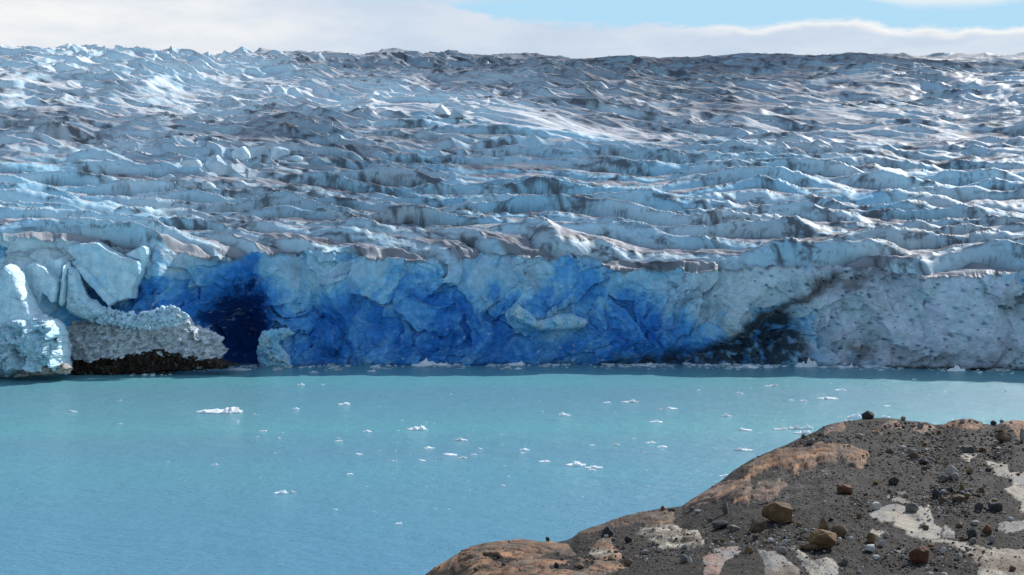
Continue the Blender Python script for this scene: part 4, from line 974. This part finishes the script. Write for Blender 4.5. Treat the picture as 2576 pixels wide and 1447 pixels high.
relief('ice_rubble', [(165, 860), (168, 815), (186, 794), (205, 806), (235, 798), (262, 786), (300, 798), (340, 812), (380, 806), (420, 796), (450, 782), (474, 796), (490, 818), (530, 832), (560, 848), (556, 866), (572, 880), (556, 902), (520, 900), (480, 896), (452, 886), (430, 892), (404, 880), (370, 890), (340, 886), (312, 900), (284, 892), (250, 904), (215, 898), (190, 912), (168, 905)], yb(350, 941) + 9, 14, 6, t_rubble, 'slope of dirty broken ice rubble lying on the dark bedrock ledge', 'ice rubble', (1.5, 1.6), 0, 881, rag=1.5, slope=True)
relief('ice_buttress', [(650, 848), (660, 832), (690, 828), (724, 824), (742, 838), (716, 850), (700, 862), (712, 878), (728, 896), (734, 924), (655, 926), (645, 890)], yb(690, 923) - .3, 2.6, 9, t_ice(.6, 1.15, .02, 11), 'pale crumbling ice buttress at the water beside the deep blue cave', 'ice buttress', (2.0, 2.2), .1, 911, rag=1.6)
relief('ice_shelf', [(1282, 776), (1300, 764), (1330, 782), (1352, 806), (1385, 800), (1400, 790), (1440, 790), (1478, 806), (1470, 824), (1420, 832), (1360, 832), (1310, 812), (1284, 796)], yb(1380, 918) - 6, 5, 4, t_ice(.58, .95, .03, 13), 'ragged cyan ice shelf jutting from the blue cliff face', 'ice shelf', (1.2, 1.2), 0, 931)

def build_debris():
    """broken ice heaped against the left end of the cliff, one mesh"""
    heaps = [([(-40, 880), (0, 815), (60, 796), (120, 798), (160, 812), (172, 850), (178, 935), (120, 938), (40, 945), (-40, 948)], 70, -6, -9, 1100, (.3, 1.0), (.74, .88, .94)),
             ([(180, 790), (250, 770), (345, 790), (430, 770), (470, 790), (470, 815), (350, 830), (250, 812)], 330, 7, -4, 1300, (.2, .8), (.60, .78, .88))]
    P, Cc = [], []
    V, Fc = ICO[1]
    shapes = [rock_shape(2100 + i, 1, 7, .07, .0, .5)[0] for i in range(9)]
    for poly, bx, off, dep, cnt, (s0, s1), col in heaps:
        pg = np.array(poly, float); lo, hi = pg.min(0), pg.max(0)
        x = rng.uniform(lo[0], hi[0], cnt * 3); y = rng.uniform(lo[1], hi[1], cnt * 3)
        sd = polydist(x, y, poly); k = sd > 0; x, y, sd = x[k][:cnt], y[k][:cnt], sd[k][:cnt]
        t = (y - lo[1]) / (hi[1] - lo[1])
        Y = yb(bx, 944 if bx < 600 else 923) + off + dep * t * np.clip(sd / 14, .3, 1) + rng.uniform(-1, 1, len(x))
        X, _, Z = at(x / K, y / K, Y)
        s = s0 * 1.1 + (rng.exponential(s1, len(x)) * .55).clip(0, s1 * 3.5)
        b = np.array(shapes)[rng.integers(0, 9, len(x))]
        ang = rng.uniform(0, 6.28, len(x)); ca, sa = np.cos(ang)[:, None], np.sin(ang)[:, None]
        q = b * (s * 1.3)[:, None, None] * np.array((1, .9, .8))
        q = np.stack([q[..., 0] * ca - q[..., 2] * sa + X[:, None], q[..., 1] + Y[:, None], np.maximum(q[..., 0] * sa + q[..., 2] * ca + Z[:, None], -.3)], -1)
        P.append(q)
        w = rng.uniform(.8, 1.1, (len(x), 1)).astype(F4)
        dirty = (rng.uniform(size=len(x)) < (.16 if bx == 350 else 0))
        cc = np.where(dirty[:, None], np.array((.26, .245, .23), F4), np.array(col, F4)) * w
        Cc.append(np.repeat(cc[:, None], len(V), 1))
    P = np.concatenate(P); Cc = np.concatenate(Cc); n = len(P)
    me = mesh_np('ice_debris', P.reshape(-1, 3), (Fc[None] + (np.arange(n) * len(V))[:, None, None]).reshape(-1, 3), M_CLIFF, False, Cc.reshape(-1, 3))
    link('ice_debris', me, 'loose broken ice heaped at the left end of the cliff', 'ice debris', kind='stuff')
build_debris()

# ------------------------------------------------------------------ floating ice
FLOES = [  # x, y of the waterline, width, height, label
    (552, 1037, 112, 16, 'largest floe, long white and low, alone on the left half of the lake'),
    (183, 1036, 22, 5, 'small white floe near the left edge of the lake'),
    (302, 1008, 9, 3, 'tiny floe at far left between the shore and the small left floe'),
    (302, 1067, 13, 3, 'thin floe sliver left of the largest floe'),
    (757, 969, 20, 7, 'floe standing alone near the cliff in the left half of the lake'),
    (812, 968, 9, 3, 'thin sliver right of the floe near the cliff'),
    (790, 937, 22, 5, 'white floe close to the dark strip below the blue buttress'),
    (745, 1029, 16, 5, 'bar shaped floe right of the largest floe'),
    (866, 1018, 30, 7, 'flat white floe in the left middle of the lake'),
    (598, 1059, 9, 3, 'upper of two slivers below the largest floe'),
    (598, 1064, 8, 3, 'lower of two slivers below the largest floe'),
    (662, 1085, 20, 4, 'flat bar of ice left of centre'),
    (647, 1099, 9, 3, 'speck of ice under the flat bar left of centre'),
    (699, 1103, 14, 5, 'small floe right of the speck under the flat bar'),
    (924, 1086, 24, 5, 'thin white floe left of the domed floe'),
    (1048, 1081, 50, 11, 'domed white floe with a little peak at the centre of the lake'),
    (852, 1102, 10, 3, 'upper floe of a stacked pair left of centre'),
    (852, 1110, 20, 4, 'lower wider floe of a stacked pair left of centre'),
    (902, 1143, 20, 4, 'flat floe below the stacked pair'),
    (1080, 1128, 26, 6, 'oval white floe below the domed floe'),
    (1160, 1108, 32, 7, 'white floe with a trailing end right of the domed floe'),
    (1132, 1145, 36, 7, 'long white slab of ice below the floe with a trailing end'),
    (1162, 1152, 24, 5, 'white floe just right below the long slab'),
    (1192, 1144, 16, 3, 'sliver right of the long slab'),
    (1207, 1129, 12, 4, 'small floe above the sliver right of centre'),
    (992, 1160, 16, 5, 'larger chunk of a small cluster below centre'),
    (975, 1161, 9, 4, 'left chunk of a small cluster below centre'),
    (1062, 1159, 18, 4, 'low floe right of the small cluster'),
    (880, 1193, 18, 3, 'thin floe sliver in the lower middle of the lake'),
    (541, 1169, 16, 4, 'pair like floe in the open water at lower left'),
    (421, 1162, 8, 4, 'speck of ice farthest left in the lower lake'),
    (707, 1241, 36, 8, 'long jagged floe in the lower lake with a block beside it'),
    (738, 1240, 14, 9, 'round ice block at the right end of the long jagged floe'),
    (844, 1282, 12, 3, 'small sliver below right of the long jagged floe'),
    (1003, 1317, 18, 4, 'small white floe nearest the headland in the lower middle'),
    (1265, 1222, 15, 4, 'small white floe above the left headland'),
    (1320, 1132, 26, 5, 'thin white floe above the oval pair'),
    (1312, 1140, 14, 3, 'sliver under the thin white floe'),
    (1370, 1161, 30, 4, 'broken line of ice left of the biggest central slab'),
    (1447, 1171, 48, 12, 'big smooth white slab of ice right of centre'),
    (1494, 1177, 46, 6, 'long ragged floe right below the big smooth slab'),
    (1490, 1183, 20, 4, 'small flat floe under the long ragged floe'),
    (1420, 1046, 32, 9, 'floe with two white horns right of centre'),
    (1550, 1120, 20, 5, 'small peaked floe right of centre'),
    (1490, 1120, 14, 3, 'thin sliver left of the small peaked floe'),
    (1637, 1114, 26, 5, 'thin plate of ice left of the oval plate'),
    (1666, 1125, 26, 5, 'oval plate of ice right of the thin plate'),
    (1617, 1137, 12, 4, 'speck of ice under the thin plate'),
    (1650, 1062, 34, 6, 'low floe with a raised left end'),
    (1527, 1013, 20, 4, 'small flat floe left of the wide upper floe'),
    (1585, 1012, 44, 7, 'wide upper floe with a speck at its left end'),
    (1690, 1028, 30, 5, 'flat floe right of the wide upper floe'),
    (1660, 1030, 14, 4, 'sliver left of the flat floe'),
    (1757, 982, 12, 4, 'small floe in the upper right of the lake'),
    (1858, 990, 22, 5, 'flat white floe in the upper right of the lake'),
    (1941, 972, 32, 7, 'broad pale floe below the black wedge of the cliff'),
    (2115, 982, 28, 5, 'flat floe at upper right near the cliff'),
    (2082, 1003, 52, 6, 'very long thin floe at upper right'),
    (2020, 1008, 20, 4, 'short floe left of the very long thin one'),
    (1990, 1007, 14, 4, 'small round floe left of the short floe'),
    (1826, 1048, 28, 9, 'craggy bit of ice with small specks around it'),
    (1874, 1083, 34, 9, 'low two humped floe left of the big bergy pieces'),
    (1783, 1088, 14, 3, 'sliver left of the low two humped floe'),
    (1962, 1081, 36, 8, 'jagged white floe left of the two big bergy pieces'),
    (1996, 1079, 36, 13, 'blocky blue white ice chunk by the left shoulder of the headland'),
    (2030, 1079, 30, 13, 'sloping white ice chunk touching the blocky blue white chunk'),
    (2018, 1090, 44, 9, 'spiky flat floe just off the shoulder of the headland'),
    (2152, 1051, 40, 13, 'bright white ice chunk behind the crest left of the black boulder'),
    (2135, 1059, 26, 7, 'low white ice floe before the bright chunk behind the crest'),
    (2228, 1050, 22, 6, 'white ice floe right of the black crest boulder'),
    (2230, 1021, 18, 3, 'thin sliver at right above the crest'),
    (1872, 1133, 46, 8, 'white floe with a little tower above the headland slope'),
    (1822, 1198, 28, 6, 'white floe close to the headland slope'),
    (1627, 1224, 12, 4, 'small pair of ice bits above the cream outcrop'),
    (2300, 955, 12, 3, 'speck of ice at upper right near the shaded strip'),
    (2380, 985, 16, 3, 'small sliver at far right'),
    (2465, 938, 12, 5, 'small floe in the shaded strip at far right'),
    (2525, 985, 12, 3, 'sliver nearest the right edge'),
    (1085, 918, 100, 20, 'broken white ice heap lying against the foot of the blue cliff'),
    (1300, 917, 40, 16, 'pale ice heap at the cliff foot right of the broken heap'),
    (2025, 921, 56, 24, 'snowy crumbled ice heap at the cliff foot right of the black wedge'),
    (2133, 923, 16, 11, 'pointed ice chunk at the foot of the pocked cliff'),
    (2400, 931, 44, 16, 'spired ice chunk at the foot of the cliff on the right'),
    (1620, 917, 60, 7, 'low ice heap under the black wedge of the cliff'),
    (1870, 922, 70, 7, 'flat brash floe under the black wedge of the cliff'),
    (600, 930, 60, 6, 'thin ice raft at the mouth of the deep blue cave'),
    (935, 934, 22, 5, 'grey blue floe in the shaded strip below the cliff'),
]
def floe_mesh(seed, W, Hh, spread=1.0, mat=M_FLOE, sub=4):
    r = np.random.default_rng(seed)
    V, Fc = ICO[sub]
    p = V.copy()
    p[:, 0] *= W / 2; p[:, 1] *= W * .32 * spread
    lump = .55 + .45 * np.clip(pn(p[:, 0] / (W * .17) + seed, p[:, 1] / (W * .3), seed % 19), -1, 1) + .4 * np.clip(pn(p[:, 0] / (W * .07) + seed, p[:, 1] / (W * .12), seed % 17), -1, 1)
    peak = r.uniform(-.5, .5) * W * .6
    lump = lump * (.55 + .75 * np.exp(-((p[:, 0] - peak) / (W * r.uniform(.12, .3))) ** 2))
    up = np.clip(V[:, 2], 0, 1) ** .3
    z = np.where(V[:, 2] > 0, up * Hh * np.clip(lump, .3, 2), V[:, 2] * Hh * .8)
    out = 1 + .16 * pn(V[:, 0] * 3 + seed, V[:, 1] * 3, seed % 13) + .08 * pn(V[:, 0] * 9 + seed, V[:, 1] * 9, seed % 11)
    return mesh_np('ice_floe', np.stack([p[:, 0] * out, p[:, 1] * out, z], -1), Fc, mat, False)
for i, (x, y, w, h, lab) in enumerate(FLOES):
    wx, wy = on_water(x / K, y / K)
    wx, wy = float(wx), float(wy)
    px = wy / FPX
    W, Hh = w / K * px, h / K * px * .9
    nm = 'ice_heap' if 'heap' in lab else ('ice_chunk' if 'chunk' in lab or 'block' in lab else 'ice_floe')
    me = floe_mesh(31 + i * 3, W, Hh, .6 if 'cliff' in lab and 'foot' in lab else 1.0, M_FLOE, 4 if w > 25 else 3)
    fwd = 3.0 if 'foot' in lab or 'under the black' in lab else 0
    link(nm, me, lab, nm.replace('_', ' '), 'floating ice on the lake', loc=(wx, wy - fwd, 0))
def chips():
    ms = [floe_mesh(500 + i * 3, 1, .22, 1, M_CHIP, 2) for i in range(6)]
    n = 0
    while n < 95:
        x, y = random.gauss(random.choice((700, 1000, 1250, 1500, 1750, 2000)), 70), random.gauss(1130, 80)
        u, v = x / K, y / K
        if not (20 < u < 1010 and 380 < v < 570) or v > float(sil(u)) - 3: continue
        wx, wy = on_water(u, v); s = random.uniform(1.2, 3.2) * float(wy) / FPX
        o = link('ice_chip', random.choice(ms), 'tiny white chip of ice drifting on the lake', 'ice chip', 'tiny ice chips on the lake', loc=(float(wx), float(wy), 0))
        o.scale = (s, s, s * 1.3); n += 1
chips()
def brash():
    """crushed ice along the waterline of the cliff, one mesh"""
    n = 2600
    u = rng.uniform(120, 1060, n)
    dens = np.clip(.35 + fbm(u / 40, u * 0, 3, 905) + .5 * ((u > 590) & (u < 860)) + .4 * ((u > 200) & (u < 270)), 0, 1)
    k = rng.uniform(size=n) < dens; u = u[k]; n = len(u)
    dfr = np.interp(u, US, D_FRONT)
    y = dfr + 2 - rng.exponential(5.5, n).clip(0, 22)
    x = (u - CU) / FPX * y
    s = (.25 + rng.exponential(.45, n)).clip(.2, 2.4)
    V, Fc = ICO[1]
    b = np.array([rock_shape(1300 + i, 1, 7, .1, .1, .35)[0] for i in range(6)])[rng.integers(0, 6, n)]
    P = b * np.stack([s * 1.8, s * 1.2, s * .7], -1)[:, None] + np.stack([x, y, s * .12], -1)[:, None]
    c = np.repeat((np.array((.66, .76, .82), F4) * rng.uniform(.6, 1.1, (n, 1)).astype(F4))[:, None], len(V), 1)
    me = mesh_np('brash_ice', P.reshape(-1, 3), (Fc[None] + (np.arange(n) * len(V))[:, None, None]).reshape(-1, 3), M_CLIFF, False, c.reshape(-1, 3))
    link('brash_ice', me, 'crushed brash ice floating along the foot of the cliff', 'brash ice', kind='stuff')
brash()

# ------------------------------------------------------------------ camera, sun, sky
def build_shade_cloud():  # unseen puffs, added toward the sun so they shade the glacier
    m, nt, b = new_mat('shade_cloud'); L = nt.links.new
    b.inputs['Base Color'].default_value = (.9, .9, .9, 1); b.inputs['Roughness'].default_value = 1
    tr = N(nt, 'ShaderNodeBsdfTransparent'); mx = N(nt, 'ShaderNodeMixShader'); mx.inputs[0].default_value = .10
    L(tr.outputs[0], mx.inputs[1]); L(b.outputs[0], mx.inputs[2]); L(mx.outputs[0], nt.nodes['Material Output'].inputs['Surface'])
    V, Fc = ICO[2]; P = []
    up = 800.0; off = up / math.tan(SUN_EL)
    for (X, Y, Z, rx, ry, n) in [(420, 2150, 300, 620, 330, 60), (60, 2000, 280, 330, 160, 22), (120, 960, 110, 260, 60, 14), (-260, 1050, 120, 160, 55, 10)]:
        for _ in range(n):
            a, r = random.uniform(0, 6.28), abs(random.gauss(0, .5))
            c = np.array((X + off * math.sin(SUN_AZ) + rx * r * math.cos(a), Y + off * math.cos(SUN_AZ) + ry * r * math.sin(a), Z + up + random.uniform(-30, 30)))
            s = random.uniform(.18, .42)
            w = V * (1 + .25 * n3(V, 2.2, random.randrange(20)))[:, None]
            P.append(w * np.array((rx * s, ry * s, 35)) + c)
    n = len(P)
    me = mesh_np('cloud', np.concatenate(P), (Fc[None] + (np.arange(n) * len(V))[:, None, None]).reshape(-1, 3), m, True)  # added cloud puffs, out of view, to shade the glacier
    link('cloud', me, 'thin cloud added out of view to shade the glacier', 'cloud', kind='stuff')
cam = bpy.data.cameras.new('camera'); co_ = bpy.data.objects.new('camera', cam); COL.objects.link(co_)
cam.sensor_width = 36; cam.lens = 36 * FPX / 1024; cam.clip_end = 20000; cam.clip_start = .5
co_.location = (0, 0, CAMH); co_.rotation_euler = (math.pi / 2 - TH, 0, 0)
sc.camera = co_
SUN_EL, SUN_AZ = math.radians(36), math.radians(40)     # azimuth to the right of the view direction
build_shade_cloud()
sun = bpy.data.lights.new('sun', 'SUN'); so = bpy.data.objects.new('sun', sun); COL.objects.link(so)
sun.energy = 4.2; sun.angle = math.radians(.5); sun.color = (1, .98, .945)
so.rotation_euler = (math.pi / 2 - SUN_EL, 0, -SUN_AZ + math.pi) if False else (math.radians(90) - SUN_EL, 0, math.pi - SUN_AZ)

def build_sky():
    w = bpy.data.worlds.new('World'); sc.world = w; w.use_nodes = True
    nt = w.node_tree; L = nt.links.new; nt.nodes.clear()
    out = N(nt, 'ShaderNodeOutputWorld'); bg = N(nt, 'ShaderNodeBackground'); L(bg.outputs[0], out.inputs[0])
    sky = N(nt, 'ShaderNodeTexSky', sky_type='NISHITA'); sky.sun_disc = False
    sky.sun_elevation = SUN_EL; sky.sun_rotation = SUN_AZ
    bg.inputs['Strength'].default_value = .12
    tc = N(nt, 'ShaderNodeTexCoord'); sp = N(nt, 'ShaderNodeSeparateXYZ'); L(tc.outputs['Generated'], sp.inputs[0])
    def M(op, a, b=None, c=None):
        n = N(nt, 'ShaderNodeMath', operation=op)
        for i, q in enumerate((a, b, c)):
            if q is None: continue
            if isinstance(q, (int, float)): n.inputs[i].default_value = q
            else: L(q, n.inputs[i])
        return n.outputs[0]
    az = M('ARCTAN2', sp.outputs['X'], sp.outputs['Y']); el = M('ARCSINE', sp.outputs['Z'])
    cv = N(nt, 'ShaderNodeCombineXYZ'); L(az, cv.inputs[0]); L(el, cv.inputs[1])
    def noise(sx, sy, det, rough=.55, off=0):
        mp = N(nt, 'ShaderNodeMapping'); mp.inputs['Scale'].default_value = (sx, sy, 1); mp.inputs['Location'].default_value = (off, off * .37, off)
        L(cv.outputs[0], mp.inputs['Vector'])
        n = N(nt, 'ShaderNodeTexNoise'); n.inputs['Scale'].default_value = 1; n.inputs['Detail'].default_value = det; n.inputs['Roughness'].default_value = rough
        L(mp.outputs[0], n.inputs['Vector']); return n.outputs['Fac']
    def fcurve(pts, inp):
        n = N(nt, 'ShaderNodeFloatCurve'); c = n.mapping.curves[0]
        while len(c.points) > 2: c.points.remove(c.points[1])
        c.points[0].location = pts[0]; c.points[-1].location = pts[-1]
        for p in pts[1:-1]: c.points.new(*p)
        for p in c.points: p.handle_type = 'VECTOR'
        n.mapping.update(); L(inp, n.inputs['Value']); return n.outputs[0]
    def smooth(x, a, b):
        n = N(nt, 'ShaderNodeMapRange', interpolation_type='SMOOTHSTEP'); L(x, n.inputs['Value'])
        n.inputs['From Min'].default_value = a; n.inputs['From Max'].default_value = b; return n.outputs[0]
    # across: 0..1 is the width of the view; up: tracing rows above the horizon
    ax = M('ADD', M('MULTIPLY', M('TANGENT', az), FPX / 1024), .5)
    row = M('SUBTRACT', HZ * K, M('MULTIPLY', M('TANGENT', el), FPX * K))        # rows, 0 = top of the view
    nb = noise(34, 90, 7, .62); ns = noise(9, 34, 5, .55, 4.0); nf = noise(60, 120, 5, .6, 9.0)
    rowd = M('ADD', row, M('ADD', M('MULTIPLY', M('SUBTRACT', nb, .5), 58), M('MULTIPLY', M('SUBTRACT', ns, .5), 40)))
    # tops of the low cloud bank (rows/200)
    topc = M('MULTIPLY', fcurve([(0, 0.0), (.42, .0), (.48, .27), (.58, .33), (.66, .36), (.74, .37), (.79, .30), (.835, .325), (.87, .44), (.93, .47), (1, .49)], ax), 200)
    uppc = M('SUBTRACT', M('MULTIPLY', fcurve([(0, .0), (.40, .36), (.46, .24), (.54, .12), (.64, .10), (.82, .18), (.88, .36), (.95, .38), (1, .36)], ax), 200), 34)
    low = smooth(M('SUBTRACT', rowd, topc), -10, 14)
    upp = smooth(M('SUBTRACT', uppc, M('ADD', row, M('MULTIPLY', M('SUBTRACT', ns, .5), 60))), -14, 16)
    high = smooth(M('SUBTRACT', -60, row), 0, 260)                              # everything above the view
    gen = noise(3.2, 5.5, 7, .58, 2.0)
    genm = M('MULTIPLY', M('MULTIPLY', smooth(gen, .50, .70), .45), high)
    vis = M('SUBTRACT', 1, high)
    left = M('MULTIPLY', smooth(ax, .47, .30), vis)
    cover = M('MINIMUM', M('MAXIMUM', M('MAXIMUM', low, M('MULTIPLY', M('MULTIPLY', upp, .75), vis)), M('MAXIMUM', genm, left)), .97)
    # cloud brightness: bright sunlit rims, soft grey-lilac bodies
    rimv = M('SUBTRACT', M('SUBTRACT', rowd, topc), 8)
    rim = M('MULTIPLY', M('SUBTRACT', 1, smooth(rimv, 0, 26)), smooth(ax, .62, .75))
    shade = M('ADD', M('MULTIPLY', smooth(ns, .35, .65), .5), M('MULTIPLY', smooth(nb, .3, .7), .2))
    gl = M('MULTIPLY', smooth(ax, .44, .14), vis)
    br = M('ADD', M('ADD', .24, M('MULTIPLY', shade, .5)), M('ADD', M('MULTIPLY', gl, .42), M('MULTIPLY', rim, .6)))
    br = M('MINIMUM', br, 1.0)
    cr = N(nt, 'ShaderNodeValToRGB'); e = cr.color_ramp.elements
    e[0].position = 0; e[0].color = (.50, .60, .76, 1); e[1].position = 1; e[1].color = (.93, .93, .92, 1)
    m_ = e.new(.45); m_.color = (.62, .71, .83, 1); m2 = e.new(.75); m2.color = (.79, .82, .87, 1)
    br = M('MULTIPLY', br, M('SUBTRACT', 1, M('MULTIPLY', high, .25))); L(br, cr.inputs['Fac'])
    cl = N(nt, 'ShaderNodeVectorMath', operation='SCALE'); L(cr.outputs['Color'], cl.inputs[0]); cl.inputs['Scale'].default_value = .94 / .12
    lowm = N(nt, 'ShaderNodeMix', data_type='RGBA'); L(smooth(el, .6, .12), lowm.inputs[0]); L(sky.outputs[0], lowm.inputs[6]); lowm.inputs[7].default_value = (.41 / .12, .665 / .12, .85 / .12, 1)
    mx = N(nt, 'ShaderNodeMix', data_type='RGBA'); L(cover, mx.inputs[0]); L(lowm.outputs[2], mx.inputs[6]); L(cl.outputs[0], mx.inputs[7])
    L(mx.outputs[2], bg.inputs['Color'])
build_sky()

sc.view_settings.view_transform = 'Standard'; sc.view_settings.look = 'None'; sc.view_settings.exposure = .12; sc.view_settings.gamma = 1
sc.cycles.use_denoising = True
sc.cycles.transparent_max_bounces = 24; sc.cycles.max_bounces = 6; sc.cycles.diffuse_bounces = 3
